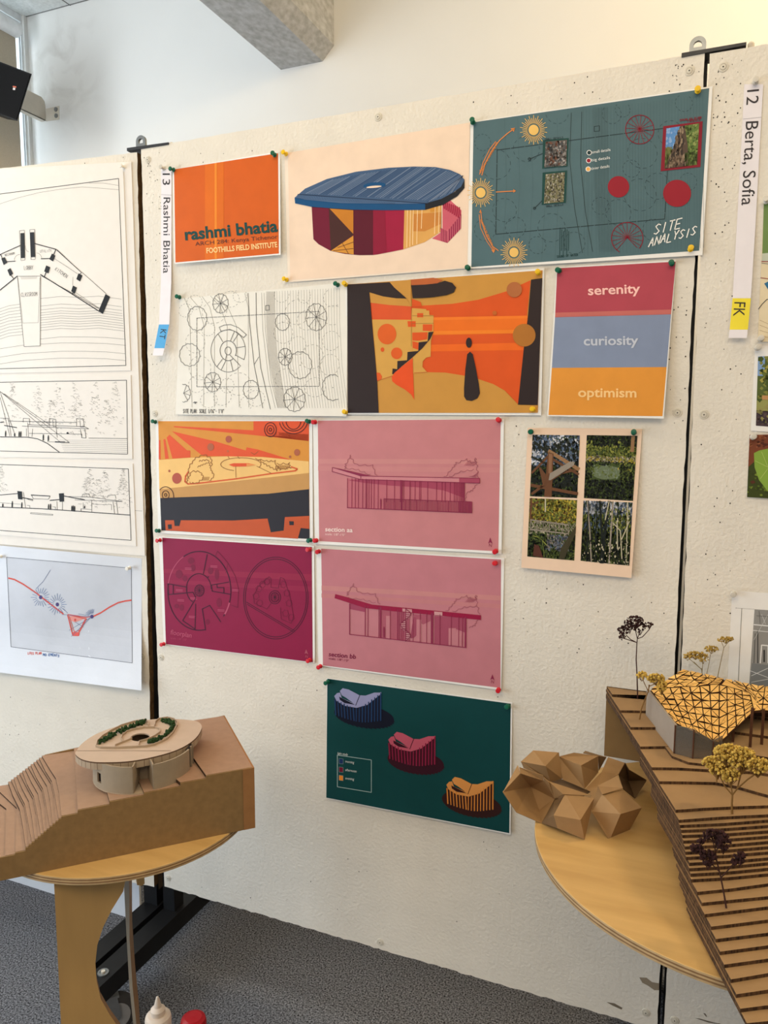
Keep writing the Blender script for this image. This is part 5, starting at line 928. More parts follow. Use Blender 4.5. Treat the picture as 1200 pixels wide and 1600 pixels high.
# ------------------------------------------------------------------ left cardboard hill model
cbt = mat('cardboard_top', (162, 130, 106), 0.8, 0.06, 60, stretch=(1, 1, 1), bump=0.05, bscale=200)
cbe = mat('cardboard_corrugated_edge', (62, 42, 26), 0.95, 0.45, 260, stretch=(1, 1, .2))
cbs = mat('brown_chipboard', (136, 107, 68), 0.8, 0.08, 90, bump=0.04, bscale=260)
cbf = mat('tan_cardboard_flap', (152, 108, 66), 0.8, 0.06, 60)
A = at_z(0, 1375, ZL); B = at_z(398, 1292, ZL); D = (B - A); SR = V((D.x, D.y)).length; D = V((D.x, D.y, 0)).normalized(); N = V((-D.y, D.x, 0))
def fr_(x, y):      # pixel on the front face -> (along, height)
    p = at_plane(x, y, A, N) - A; return p.dot(D), p.z
def tp_(x, y, h):   # pixel at height h -> (along, depth)
    p = at_z(x, y, ZL + h) - A; return p.dot(D), p.dot(N)
def W3(s, n, h): return A + D * s + N * n + V((0, 0, h))
NB = 0.262
hm = thing('site_model', 'brown cardboard hill model with close stepped contours on the left table', 'architectural model', W3(SR / 2, NB / 2, 0))
hT, hB = fr_(96, 1274.5)[1], fr_(40, 1323)[1]
cT = [tp_(*q, hT) for q in ((70.5, 1178.5), (87, 1199.5), (94.5, 1214.5), (96.5, 1236), (96, 1274.5))]
cB = [tp_(*q, hB) for q in ((18, 1220.5), (30, 1240), (38, 1262.5), (39.5, 1290), (40, 1323))]
cT[0] = (cT[0][0], NB); cB[0] = (cB[0][0], NB); cT[-1] = (cT[-1][0], 0.0); cB[-1] = (cB[-1][0], 0.0)
HB0 = fr_(8, 1337)[1] - .0035; layers = []; NL = 13; dh = (hT - hB) / (NL - 1); prof = []
for i, (q, h) in enumerate((((8, 1337), fr_(8, 1337)[1]), ((25, 1331), fr_(25, 1331)[1]))):
    s = fr_(*q)[0]; k = [tp_(*p, h) for p in (((0, 1246), (11, 1273), (8, 1337)), ((2, 1229), (26, 1262), (24, 1330)))[i]]
    if i == 0: k1_ = [tp_(*p, .038) for p in ((2, 1229), (26, 1262), (24, 1330))]; k = [(k1_[0][0] - .020, 0), (k1_[1][0] - .017, k1_[1][1]), k[2]]
    layers.append(([(k[0][0] - .012, NB), k[1], (k[2][0], 0.0)], h, h - (layers[-1][1] if i else HB0)))
for k in range(NL):
    t = (k / (NL - 1)) ** 1.0; c = [(a[0] * (1 - t) + d[0] * t + (.002 * math.sin(k * 2.1) if 0 < j < 4 else 0) - (.055 * (a[1] * (1 - t) + d[1] * t) if j else .006), a[1] * (1 - t) + d[1] * t) for j, (a, d) in enumerate(zip(cB, cT))]
    layers.append((c, hB + dh * k, dh if k else hB - layers[-1][1]))
for p1, p0, in (((119, 1225), (121.5, 1266)), ((164, 1226), (171, 1252.5)), ((220, 1228), (225, 1239)), ((268, 1212), (282, 1223.5)), ((302, 1184), (322, 1212))):
    h = fr_(*p0)[1] + .0012; h = max(h, layers[-1][1] + .0025); a, d = tp_(*p1, h), tp_(*p0, h); sl = max(-.35, min(.1, (a[0] - d[0]) / max(.01, a[1] - d[1])))
    layers.append(([(d[0] + sl * NB, NB), (d[0], 0.0)], h, h - layers[-1][1]))
for c, h, th in layers:
    b = MB(); b.prism([W3(s, n, h) for s, n in c] + [W3(SR - .003, 0.0, h), W3(SR - .003, NB, h)], (0, 0, -th), cbt, cbe); b.build('contour_layer', hm)
b = MB(); pts = [W3(-.16, 0, 0), W3(SR, 0, 0), W3(SR, 0, layers[-1][1])]; prev = layers[-1]
for i in range(len(layers) - 1, -1, -1):
    c, h, th = layers[i]; pts.append(W3(c[-1][0], 0, h - .0004)); 
    if i: pts.append(W3(c[-1][0] - .0005, 0, layers[i - 1][1] - .0004))
pts.append(W3(-.16, 0, layers[0][1] - .0004)); pts2 = [p for k, p in enumerate(pts)]
b.prism(pts2, -N * 0.003, cbs); b.build('front_panel', hm)
b = MB(); b.prism([W3(SR, -.003, 0), W3(SR, NB, 0), W3(SR, NB, layers[-1][1]), W3(SR, -.003, layers[-1][1])], -D * 0.003, cbf); b.build('end_panel', hm)
b = MB(); b.prism([W3(-.16, NB, 0), W3(SR, NB, 0), W3(SR, NB, layers[-1][1]), W3(cT[0][0], NB, hT), W3(cB[0][0] + .003, NB, hB - .001), W3(cB[0][0] + .003, NB, .030), W3(-.16, NB, .028)], N * 0.003, cbs); b.build('back_panel', hm)
s0 = fr_(379.5, 1250)[0]; b = MB(); b.prism([W3(s0, -.0032, 0.0005), W3(SR, -.0032, 0.0005), W3(SR, -.0032, layers[-1][1]), W3(s0, -.0032, layers[-1][1])], -N * .0012, cbf); b.build('corner_flap', hm)
# bottom sheet where the low contours run out of the picture
b = MB(); b.prism([W3(-.16, .0, HB0), W3(layers[0][0][-1][0] + .05, .0, HB0), W3(layers[0][0][-1][0] + .05, NB, HB0), W3(-.16, NB, HB0)], (0, 0, -.004), cbt, cbe); b.build('contour_layer', hm)

# ------------------------------------------------------------------ round pavilion model standing on the hill
zr = 0.8625
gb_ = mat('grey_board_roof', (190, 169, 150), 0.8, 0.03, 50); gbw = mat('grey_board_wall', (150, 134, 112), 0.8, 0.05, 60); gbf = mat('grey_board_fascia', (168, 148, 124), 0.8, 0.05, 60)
drk = mat('dark_opening', (34, 26, 22), 0.9); hdg = mat('dark_green_foam', (22, 44, 20), 0.95, 0.5, 300, rgb2=(40, 68, 32)); lnm = mat('dark_score_line', (96, 72, 54), 0.9)
def cx_(x, y, z=zr): return at_z(90 + .2 * x, 1110 + .2 * y, z)
out = [(150, 312), (138, 335), (155, 360), (200, 385), (280, 402), (400, 405), (520, 400), (640, 385), (780, 355), (900, 320), (1000, 275), (1080, 215), (1122, 150), (1122, 112), (1085, 84), (1000, 72), (920, 68), (800, 66), (700, 75), (600, 92), (500, 115), (400, 145), (300, 185), (220, 235), (175, 275)]
def smooth(pts, k=4):
    n = len(pts); r = []
    for i in range(n):
        p0, p1, p2, p3 = [V(pts[(i + j) % n]) for j in (-1, 0, 1, 2)]
        for t in [j / k for j in range(k)]: r.append(tuple(.5 * (2 * p1 + (p2 - p0) * t + (2 * p0 - 5 * p1 + 4 * p2 - p3) * t * t + (3 * p1 - p0 - 3 * p2 + p3) * t ** 3)))
    return r
so_ = smooth(out); ro = [cx_(*p) for p in so_]; cen = sum(ro, V((0, 0, 0))) / len(ro)
ocu = [cx_(645 + 76 * math.cos(w) + 6 * math.sin(w), 209 - 14 * math.cos(w) * .6 + 31 * math.sin(w)) for w in [6.283 * i / 28 for i in range(28)]]
pv = thing('pavilion_model', 'pale round pavilion model with roof garden standing on the cardboard hill', 'architectural model', V((cen.x, cen.y, 0.80)))
def fill(b, outer, inner, m):
    bm = bmesh.new(); L = []
    for loop in (outer, inner):
        vs = [bm.verts.new(p) for p in loop]; L += [bm.edges.new((vs[i], vs[(i + 1) % len(vs)])) for i in range(len(vs))]
    r = bmesh.ops.triangle_fill(bm, use_beauty=True, edges=L); bm.verts.index_update()
    b.mesh([v.co.copy() for v in bm.verts], [[v.index for v in f.verts] for f in bm.faces], m); bm.free()
b = MB(); fill(b, ro, ocu, gb_); dn = V((0, 0, -0.0025))
fill(b, [p + dn for p in ro], [p + dn for p in ocu], gb_)
for i in range(len(ocu)): j = (i + 1) % len(ocu); b.face([ocu[i], ocu[j], ocu[j] + dn, ocu[i] + dn], gb_)
for i in range(len(ro)): j = (i + 1) % len(ro); b.face([ro[i], ro[j], ro[j] + dn, ro[i] + dn], lnm)
u = V((0, 0, .0003)); a, c = cx_(150, 316), cx_(885, 316); pr = (c - a).cross(V((0, 0, 1))).normalized() * .0006
b.face([a - pr + u, c - pr + u, c + pr + u, a + pr + u], lnm); b.build('roof', pv)
b = MB(); fl = V((0, 0, -.0115)); ri = [cen + (p - cen) * .985 for p in ro]
for i in range(len(ro)):
    j = (i + 1) % len(ro); p, q, s, t = ro[i] + dn, ro[j] + dn, ri[i], ri[j]
    b.face([p, q, q + fl, p + fl], gbf, True); b.face([q + fl, p + fl, s + dn + fl, t + dn + fl], gbf); b.face([s + dn, t + dn, t + dn + fl, s + dn + fl], gbf, True)
    if i % 2: e = (p - cen).normalized() * .0002; w = (q - p) * .10; b.face([p + e, p + w + e, p + w + e + fl, p + e + fl], lnm)
b.build('fascia', pv)
def ribbon(pts, h, name, th=.0012, m=None):
    b = MB(); P = [cx_(*p) for p in pts]
    for p, q in zip(P, P[1:]):
        o = (q - p).cross(V((0, 0, 1))).normalized() * th; e = (q - p).normalized() * .0004
        b.prism([p - e, q + e, q + e + V((0, 0, h)), p - e + V((0, 0, h))], o, m or gbf, m or gb_)
    b.build(name, pv)
ribbon([(705, 128), (702, 100), (690, 82), (600, 96), (500, 127), (420, 167), (350, 212), (312, 250), (303, 287), (340, 298), (450, 300), (560, 295), (690, 288), (760, 274)], .0045, 'planter_wall')
ribbon([(755, 128), (762, 98), (790, 74), (860, 64), (912, 76), (936, 98), (936, 125), (905, 182), (860, 227), (810, 254), (760, 274)], .0045, 'planter_wall')
ribbon([(502, 250), (494, 226), (502, 202), (540, 172), (600, 152), (680, 139), (760, 139), (800, 152), (802, 177), (760, 207), (700, 236), (640, 252), (636, 276)], .004, 'inner_kerb'); ribbon([(450, 278), (580, 226)], .004, 'inner_kerb')
rr = random.Random(21)
for path, n in (([(332, 262), (400, 222), (480, 178), (560, 143), (640, 110), (684, 98)], 130), ([(815, 88), (868, 98), (905, 122), (885, 160), (840, 205), (775, 242), (715, 262)], 170)):
    b = MB()
    for i in range(n):
        t = rr.random() * (len(path) - 1); k = int(t); f = t - k; sp = 15 if t < 2.5 or n < 150 else 12
        x = path[k][0] * (1 - f) + path[k + 1][0] * f + rr.uniform(-sp, sp); y = path[k][1] * (1 - f) + path[k + 1][1] * f + rr.uniform(-sp, sp) * .6
        b.blob(cx_(x, y) + V((0, 0, rr.uniform(.001, .0065))), rr.uniform(.0018, .0036), hdg)
    tag(b.build('hedge', pv), kind=None)
zb0, zb1 = 0.812, zr - 0.0025
lft_, rgt_ = at_z(145, 1209, .822), at_z(302, 1184, .822); cw = (lft_ + rgt_) / 2; Rw = (V((rgt_.x, rgt_.y)) - V((lft_.x, lft_.y))).length / 2
def an(x, y):
    p = at_z(x, y, .822) - cw; return math.atan2(p.y, p.x)
def arc(a0, a1, z0, z1, m, name, R=Rw, th=.003, n=14, ticks=False):
    b = MB(); P = [(cw.x + R * math.cos(a0 + (a1 - a0) * i / n), cw.y + R * math.sin(a0 + (a1 - a0) * i / n)) for i in range(n + 1)]; Q = [(cw.x + (x - cw.x) * (1 - th / R), cw.y + (y - cw.y) * (1 - th / R)) for x, y in P]
    for i in range(n):
        b.face([(*P[i], z0), (*P[i + 1], z0), (*P[i + 1], z1), (*P[i], z1)], m, True); b.face([(*Q[i], z0), (*Q[i], z1), (*Q[i + 1], z1), (*Q[i + 1], z0)], m, True)
        b.face([(*P[i], z1), (*P[i + 1], z1), (*Q[i + 1], z1), (*Q[i], z1)], m)
    for k in (0, n): b.face([(*P[k], z0), (*Q[k], z0), (*Q[k], z1), (*P[k], z1)], m)
    return b.build(name, pv)
aw, ae0, ae1, ag = an(157, 1222), an(209, 1229), an(238, 1222), an(287, 1202)
for q in (aw, ae0, ae1, ag): pass
arc(ae0, aw + .07 - 2 * math.pi if aw > ae0 else aw + .07, zb0, zb1, gbw, 'wall'); 
a_l = aw if aw < ae0 else aw - 2 * math.pi
zw0, zw1 = .822, .840
arc(a_l + .07, a_l - .07, zb0, zw0, gbw, 'wall', n=3); arc(a_l + .07, a_l - .07, zw1, zb1, gbw, 'wall', n=3); arc(a_l + .07, a_l - .07, zw0, zw1, drk, 'window', Rw * .95, n=3)
arc(a_l - .07, a_l - 2.6, zb0, zb1, gbw, 'wall', n=30)
arc(ae1, ag, zb0, zb1, gbw, 'wall'); arc(ag, ag + .55, zb0, zb1, drk, 'glazing', Rw * .965, n=8)
for k in range(4): arc(ag + .16 * k, ag + .16 * k + .035, zb0, zb1, gbw, 'mullion', n=2)
arc(ag + .55, ag + 1.3, zb0, zb1, gbw, 'wall')
for a in (ae0, ae1):   # inner walls of the entrance passage
    d = V((math.cos(a), math.sin(a), 0)); e = V((-d.y, d.x, 0)) * (.0012); p, q = cw + d * Rw * .99, cw + d * Rw * .45
    b = MB(); b.prism([V((p.x, p.y, zb0)) - e, V((q.x, q.y, zb0)) - e, V((q.x, q.y, zb1)) - e, V((p.x, p.y, zb1)) - e], e * 2, gbw); b.build('passage_wall', pv)
arc(ae0 - .2, ae1 + .2, zb0, zb1, gbw, 'passage_end_wall', Rw * .45, n=6)
b = MB(); b.lathe([(0, 0), (Rw + .0005, 0), (Rw + .0005, .0025), (0, .0025)], (cw.x, cw.y, zb0 - .0022), (0, 0, 1), gbf, 40, False); b.build('floor_plate', pv)

# ------------------------------------------------------------------ right stepped cardboard site model
kt_ = mat('kraft_cardboard', (154, 122, 84), 0.8, 0.07, 30, bump=0.06, bscale=160, stretch=(1, 1, 1)); ke = mat('kraft_corrugated_edge', (46, 29, 16), 0.95, 0.4, 320, stretch=(1, 1, .15), rgb2=(88, 62, 38)); kb = mat('kraft_back_panel', (134, 104, 64), 0.85, 0.06, 30)
ZT, dz = 0.9624, 0.00435
CONT = [[(958, 1085), (1009, 1086), (1110, 1087)], [(969, 1110), (1010, 1110.6), (1110, 1111)], [(984, 1136), (1023, 1136), (1110, 1138)], [(998.5, 1166.5), (1041, 1166), (1110, 1170)],
  [(1016, 1199), (1060, 1199.5), (1103, 1202), (1150, 1204), (1183, 1206), (1230, 1214)], [(1026, 1220.5), (1070, 1221), (1117, 1222), (1150, 1228), (1183, 1237.5), (1200, 1242), (1240, 1248)], [(1052, 1265), (1100, 1262), (1142, 1260), (1200, 1258), (1240, 1258)],
  [(1058, 1281), (1130, 1276), (1200, 1272.5)]]
for a, c in (((375, 655), 605), ((382, 700), 655), ((391, 748), 705), ((402, 800), 755), ((414, 855), 805), ((425, 905), 855), ((437, 955), 905), ((448, 1005), 955), ((460, 1060), 1005), ((470, 1110), 1055), ((482, 1165), 1110), ((520, 1280), 1200)):
    x0, y0, y1 = 1000 + a[0] / 6, 1180 + a[1] / 6, 1180 + c / 6; CONT.append([(x0, y0), ((x0 + 1200) / 2, (y0 + y1) / 2 + 1.2), (1200, y1)])
for a, c in (((390, 75), -2), ((445, 215), 125), ((505, 355), 270), ((560, 500), 425), ((625, 650), 575), ((685, 805), 735), ((745, 975), 900), ((820, 1150), 1095), ((890, 1325), 1285), ((950, 1490), 1465)):
    CONT.append([(1040 + a[0] * .13333, 1400 + a[1] * .13333), (1200, 1400 + c * .13333)])
sm = thing('site_model', 'stepped kraft cardboard site model covering the right table', 'architectural model', V((1.35, -0.40, ZR)))
Bk = at_z(948, 1073, ZT); LFT = []; XR = V((.34, 0, 0)); dl = None
lines = [[at_z(*q, ZT - dz * k) for q in c] for k, c in enumerate(CONT)]
# the left ends sit on one straight cut edge
p_a, p_b = Bk, lines[-1][0]; ev = V((p_b.x - p_a.x, p_b.y - p_a.y, 0)).normalized()
def onedge(p):
    t = (V((p.x, p.y, 0)) - V((p_a.x, p_a.y, 0))).dot(ev); return V((p_a.x, p_a.y, 0)) + ev * t
YB = at_z(944, 1181, ZR).y
for k, L in enumerate(lines):
    z = ZT - dz * k; e = onedge(L[0]); L[0] = V((e.x, e.y, z)); r = L[-1]; sl_ = max(-.35, min(.02 if k < 4 else .35, (L[-1].y - L[-2].y) / (L[-1].x - L[-2].x))); xr = max(r.x + .02, 1.56); L.append(V((xr, r.y + sl_ * (xr - r.x), z))); LFT.append(L[0])
for k, L in enumerate(lines):
    z = ZT - dz * k; j = -1 if k <= 4 else (k - 4 if k <= 7 else (round(3 + (k - 7) * 2 / 9) if k <= 16 else (round(5 + (k - 16) * 3 / 8) if k <= 24 else 8 + (k - 24) * 2))); rag = random.Random(k).uniform(-.0015, .0015)
    back = LFT[j] if j >= 0 else V((p_a.x, YB, 0)); bl = V((back.x, back.y, z)); br = V((L[-1].x, back.y if j < 0 else lines[j][-1].y, z))
    q = [p + V((rag, 0, 0)) for p in L] + [br, bl + V((rag, 0, 0))]; q = [V((p.x, p.y, z)) for p in q]
    b = MB(); b.prism(q, (0, 0, -dz), kt_, ke); b.build('contour_layer', sm)
b = MB(); b.prism([(p_a.x, YB + .0001, ZR), (1.56, YB + .0001, ZR), (1.56, YB + .0001, ZT), (p_a.x, YB + .0001, ZT)], (0, .004, 0), kb, ke); b.build('back_panel', sm)
for x in (1.36, 1.5):
    b = MB(); b.box((x, -0.24, ZR), (x + .004, YB, ZT - dz * 6.1), kb); b.build('support_rib', sm)

# ------------------------------------------------------------------ shingled pavilion model on the right site model
gwl = mat('grey_card_wall', (152, 138, 122), 0.8, 0.04, 40); til = mat('pale_wood_tile', (236, 180, 96), 0.6, 0.10, 30, stretch=(1, 6, 1), rgb2=(244, 194, 112)); tld = mat('burnt_tile_edge', (66, 36, 18), 0.9); rod = mat('brown_wood_column', (78, 46, 26), 0.6, 0.15, 40)
acr = bpy.data.materials.new('clear_acrylic'); acr.use_nodes = True; gb = acr.node_tree.nodes['Principled BSDF']; gb.inputs['Transmission Weight'].default_value = 0.75; gb.inputs['Roughness'].default_value = 0.12; gb.inputs['IOR'].default_value = 1.15; gb.inputs['Base Color'].default_value = (0.34, 0.30, 0.25, 1)
sp_ = thing('pavilion_model', 'small pavilion model with a wavy roof of wooden triangles on the stepped model', 'architectural model', V((1.25, -.2, ZT - 4 * dz)))
zf = ZT - 4 * dz + .004
w1, w2, w3, w4, w5 = at_z(1009, 1113, ZT - dz), at_z(1053, 1177, zf), at_z(1082, 1185, zf), at_z(1113, 1186, zf), at_z(1128, 1178, zf)
t1, t2, t3, t4, t5 = at_y(1015, 1077, w1.y), at_y(1055, 1133, w2.y), at_y(1085, 1140, w3.y), at_y(1117, 1158, w4.y), at_y(1131, 1150, w5.y)
for w, t in ((w1, t1), (w2, t2), (w3, t3), (w4, t4), (w5, t5)): t.x, t.y = w.x, w.y
b = MB(); b.prism([V((w1.x, w1.y, zf)), w2, t2, t1], V((.003, .001, 0)), gwl); b.build('grey_wall', sp_)
for (p, q, s, t) in ((w2, w3, t3, t2), (w3, w4, t4, t3), (w4, w5, t5, t4)):
    b = MB(); nn = (q - p).cross(V((0, 0, 1))).normalized(); b.prism([p, q, s, t], -nn * .0015, acr); b.build('glazing', sp_)
for p, t in ((w2, t2), (w3, t3), (w4, t4)):
    b = MB(); b.tube([p, t], .0012, rod, 6, False); b.build('column', sp_)
for x, y0, y1 in ((1172, 1168, 1110), (1145, 1160, 1140), (1190, 1164, 1112)):
    p = at_z(x, y0, zf); t = at_y(x + 1, y1, p.y); b = MB(); b.box((p.x - .002, p.y, zf), (p.x + .002, p.y + .004, t.z + .004), rod); b.build('column', sp_)
fp = [at_z(*q, zf - .0002) for q in ((1009, 1118), (1050, 1181), (1076, 1191), (1106, 1194), (1140, 1184), (1165, 1170), (1230, 1172))]; fp[0] = V((w1.x - .004, w1.y, zf - .0002))
fp += [V((1.47, -.11, zf - .0002)), V((w1.x, -.11, zf - .0002))]
b = MB(); b.prism(fp, (0, 0, -.0038), kt_, ke); b.build('base_sheet', sp_)
b = MB(); b.prism([V((w1.x + .03, -.115, zf)), V((1.46, -.115, zf)), V((1.46, -.115, .981)), V((w1.x + .03, -.115, .981))], (0, .003, 0), rod); b.build('interior_shade_panel', sp_)  # added dark panel that stands for the shade inside the pavilion
CTRL = [(1015, 1079, .984), (1035, 1106, .979), (1055, 1133, .9745), (1085, 1140, .9735), (1117, 1160, .959), (1128, 1158, .960), (1152, 1136, .967), (1178, 1110, .978), (1200, 1111, .980), (1066, 1046, 1.003), (1090, 1050, 1.0), (1113, 1056, .997), (1131, 1060, .994), (1157, 1071, .987), (1185, 1070, .992), (1230, 1071, .992), (1117, 1075, .988), (1170, 1083, .986), (1070, 1073, .984), (1045, 1078, .982), (1090, 1105, .979), (1220, 1112, .98)]
def zroof(x, y):
    sw = sz = 0
    for a, c, z in CTRL:
        w = 1 / (((x - a) ** 2 + (y - c) ** 2) + 60) ** 1.25; sw += w; sz += w * z
    return sz / sw + .0058
def rp(x, y): px, py = 940 + x * .21667, 1030 + y * .21667; return at_z(px, py, zroof(px, py))
b = MB(); ub = MB(); rr = random.Random(31)
def patch(a, c, d, e, n, m, jit=5):
    g = []
    for j in range(m + 1):
        row = []
        for i in range(n + 1):
            u, v = i / n, j / m; row.append(((a[0] * (1 - u) + c[0] * u) * (1 - v) + (e[0] * (1 - u) + d[0] * u) * v, (a[1] * (1 - u) + c[1] * u) * (1 - v) + (e[1] * (1 - u) + d[1] * u) * v))
        g.append(row)
    dn = V((0, 0, -.0022))
    for j in range(m):
        for i in range(n):
            q = [g[j][i], g[j][i + 1], g[j + 1][i + 1], g[j + 1][i]]; Q = [rp(*p) + dn for p in q]
            ub.face(Q, tld); ub.face([p + dn * .6 for p in Q[::-1]], tld)
            for tri in (((q[0], q[1], q[2]), (q[0], q[2], q[3])) if (i + j) % 2 else ((q[0], q[1], q[3]), (q[1], q[2], q[3]))):
                cx = sum(p[0] for p in tri) / 3; cy = sum(p[1] for p in tri) / 3
                T3 = [rp(cx + (p[0] - cx) * .80, cy + (p[1] - cy) * .79) + V((0, 0, rr.uniform(-.0006, .0016))) for p in tri]
                b.prism(T3, (0, 0, -.0013), til, tld)
patch((350, 218), (850, 182), (845, 606), (530, 462), 7, 7); patch((350, 216), (590, 72), (885, 140), (850, 182), 3, 7) if False else None
patch((590, 72), (885, 140), (850, 182), (352, 214), 6, 4); patch((850, 182), (1065, 245), (1098, 372), (846, 606), 4, 7); patch((885, 140), (1130, 188), (1140, 330), (1066, 246), 4, 3); patch((850, 181), (886, 141), (1066, 246), (1064, 246), 1, 1); patch((1130, 188), (1330, 196), (1330, 380), (1098, 372), 4, 4); patch((1066, 246), (1139, 328), (1120, 350), (1098, 370), 1, 1)
b.build('roof_tiles', sp_); ub.build('roof_sheet', sp_)

# ------------------------------------------------------------------ dried flowers standing in for trees
fst = {'dark': (mat('dark_dried_stem', (62, 34, 26), 0.8), mat('dark_brown_seed_head', (52, 26, 24), 0.9, 0.4, 200)), 'yellow': (mat('tan_dried_stem', (122, 88, 42), 0.8), mat('yellow_dried_blossom', (176, 140, 54), 0.9, 0.3, 200, rgb2=(206, 172, 84))), 'olive': (mat('olive_dried_stem', (132, 112, 62), 0.8), mat('olive_dried_blossom', (150, 124, 52), 0.9, 0.35, 200, rgb2=(184, 152, 76)))}
def flower(label, col, base, zb, stem, branches, heads, r0, seed, br=(.0012, .0022)):
    """pixels of the stem, of the branches and of the flower heads (x, y, rx, ry, count, depth shift)"""
    rr = random.Random(seed); sm_, hm_ = fst[col]; p0 = at_z(*base, zb) if zb else V((at_y(base[0], 1060, base[1]).x, base[1], ZT)); Y = p0.y
    root = thing('dried_flower', label, 'dried flower', p0, 'dried flowers standing on the stepped model')
    b = MB(); P = [p0 - V((0, 0, .003))] + [at_y(*q, Y + .001 * i) for i, q in enumerate(stem)]; b.tube(P, [r0 * (1 - .5 * i / len(P)) for i in range(len(P))], sm_, 6); b.build('stem', root)
    hb = MB(); bb = MB()
    for q, dy in branches:
        Q = [at_y(*p, Y + dy * i / max(1, len(q) - 1)) for i, p in enumerate(q)]; bb.tube(Q, [r0 * .6] * len(Q), sm_, 5)
    for (x, y, rx, ry, n, dy) in heads:
        anchor = at_y(x, y + ry * 1.6, Y + dy * .8)
        for i in range(n):
            a, k = rr.uniform(0, 6.283), math.sqrt(rr.random()); ax, ay = x + rx * k * math.cos(a), y + ry * k * math.sin(a) - ry * .25 * (1 - k)
            p = at_y(ax, ay, Y + dy + rr.uniform(-.5, .5) * rx * .0011); hb.blob(p, rr.uniform(*br) * 1.3, hm_, 4)
            if i % 6 == 0: bb.tube([anchor, p], r0 * .3, sm_, 4, False)
    bb.build('branches', root); hb.build('flower_head', root)
zk = lambda k: ZT - dz * k
flower('tall dark dried flower at the back left corner of the stepped model', 'dark', (996.5, 1092), zk(1), [(995.5, 1060), (994, 1030), (995, 1006), (996, 997)],
  [([(995, 1004), (985, 999), (978, 992)], .003), ([(996, 998), (1004, 995), (1014, 984), (1018, 977)], -.003), ([(996, 998), (993, 985)], 0), ([(996, 998), (1001, 984)], .002), ([(995, 1004), (970, 996)], -.002)],
  [(991, 971, 15, 9, 120, 0), (974, 985, 9, 7, 46, .004), (972, 993, 6, 5, 22, -.003), (1000, 980, 9, 8, 40, .003), (1014, 976, 7, 4, 22, -.003), (984, 978, 10, 8, 40, 0)], .0013, 1, (.0009, .0017))
flower('short yellow dried flower leaning beside the grey wall of the shingled pavilion', 'yellow', (999, 1124), zk(2), [(1002, 1108), (1008, 1092), (1013, 1080), (1015, 1070)],
  [([(1013, 1080), (1007, 1068), (1004, 1060)], 0), ([(1015, 1072), (1024, 1068)], -.003), ([(1013, 1082), (1014, 1070)], 0)],
  [(1003, 1055, 8, 6, 60, 0), (1025, 1060, 14, 7, 130, -.003), (1034, 1072, 8, 9, 70, -.004), (1015, 1058, 6, 5, 26, 0)], .0012, 2, (.001, .0018))
flower('olive dried flower with two heads behind the shingled roof', 'olive', (1100, -.050), None, [(1099, 1062), (1097, 1052), (1096, 1044)],
  [([(1096, 1046), (1084, 1034)], 0), ([(1096, 1046), (1078, 1030)], 0), ([(1097, 1050), (1098, 1035)], 0), ([(1104, 1054), (1108, 1036), (1110, 1022)], .004)],
  [(1087, 1023, 15, 5, 90, 0), (1099, 1028, 10, 6, 50, 0), (1074, 1026, 9, 4, 36, 0), (1111, 1014, 11, 5, 60, .004)], .0009, 3, (.0009, .0017))
flower('single olive dried flower tallest behind the shingled roof', 'olive', (1119, -.052), None, [(1122, 1054), (1126, 1035), (1131, 1012)],
  [([(1131, 1012), (1127, 1002)], 0), ([(1131, 1012), (1139, 1002)], 0)], [(1134, 999, 13, 4.5, 70, 0)], .0008, 4, (.0009, .0016))
flower('large yellow dried flower in front of the shingled pavilion', 'yellow', (1144, 1268), zk(6), [(1143.5, 1255), (1144.5, 1240)],
  [([(1144, 1242), (1132, 1228), (1124, 1210)], .004), ([(1144.5, 1242), (1152, 1232), (1168, 1218), (1184, 1206)], -.004), ([(1120, 1222), (1119, 1205)], .006), ([(1144, 1240), (1142, 1222)], 0), ([(1152, 1232), (1160, 1200)], -.003)],
  [(1112, 1191, 15, 9, 110, .008), (1122, 1202, 13, 10, 80, .006), (1141, 1211, 15, 11, 120, 0), (1138, 1174, 24, 11, 200, .004), (1160, 1184, 22, 16, 220, -.002), (1184, 1196, 19, 12, 170, -.006), (1134, 1190, 18, 12, 90, .004)], .0016, 5, (.0010, .0019))
flower('low dark dried flower on the front steps of the stepped model', 'dark', (1135, 1415), zk(20), [(1131, 1395), (1126, 1370), (1120, 1345), (1117, 1325)],
  [([(1124, 1362), (1112, 1350)], 0), ([(1120, 1345), (1098, 1330), (1088, 1326)], 0), ([(1118, 1330), (1128, 1318)], 0), ([(1126, 1372), (1146, 1350), (1154, 1342)], -.004), ([(1117, 1325), (1112, 1308)], 0)],
  [(1116, 1304, 18, 8, 110, 0), (1130, 1316, 12, 12, 80, -.002), (1088, 1325, 10, 6, 50, 0), (1106, 1340, 13, 12, 90, 0), (1156, 1340, 9, 9, 60, -.004), (1147, 1346, 5, 4, 16, -.004), (1096, 1314, 6, 5, 18, 0)], .0012, 6, (.0010, .0019))

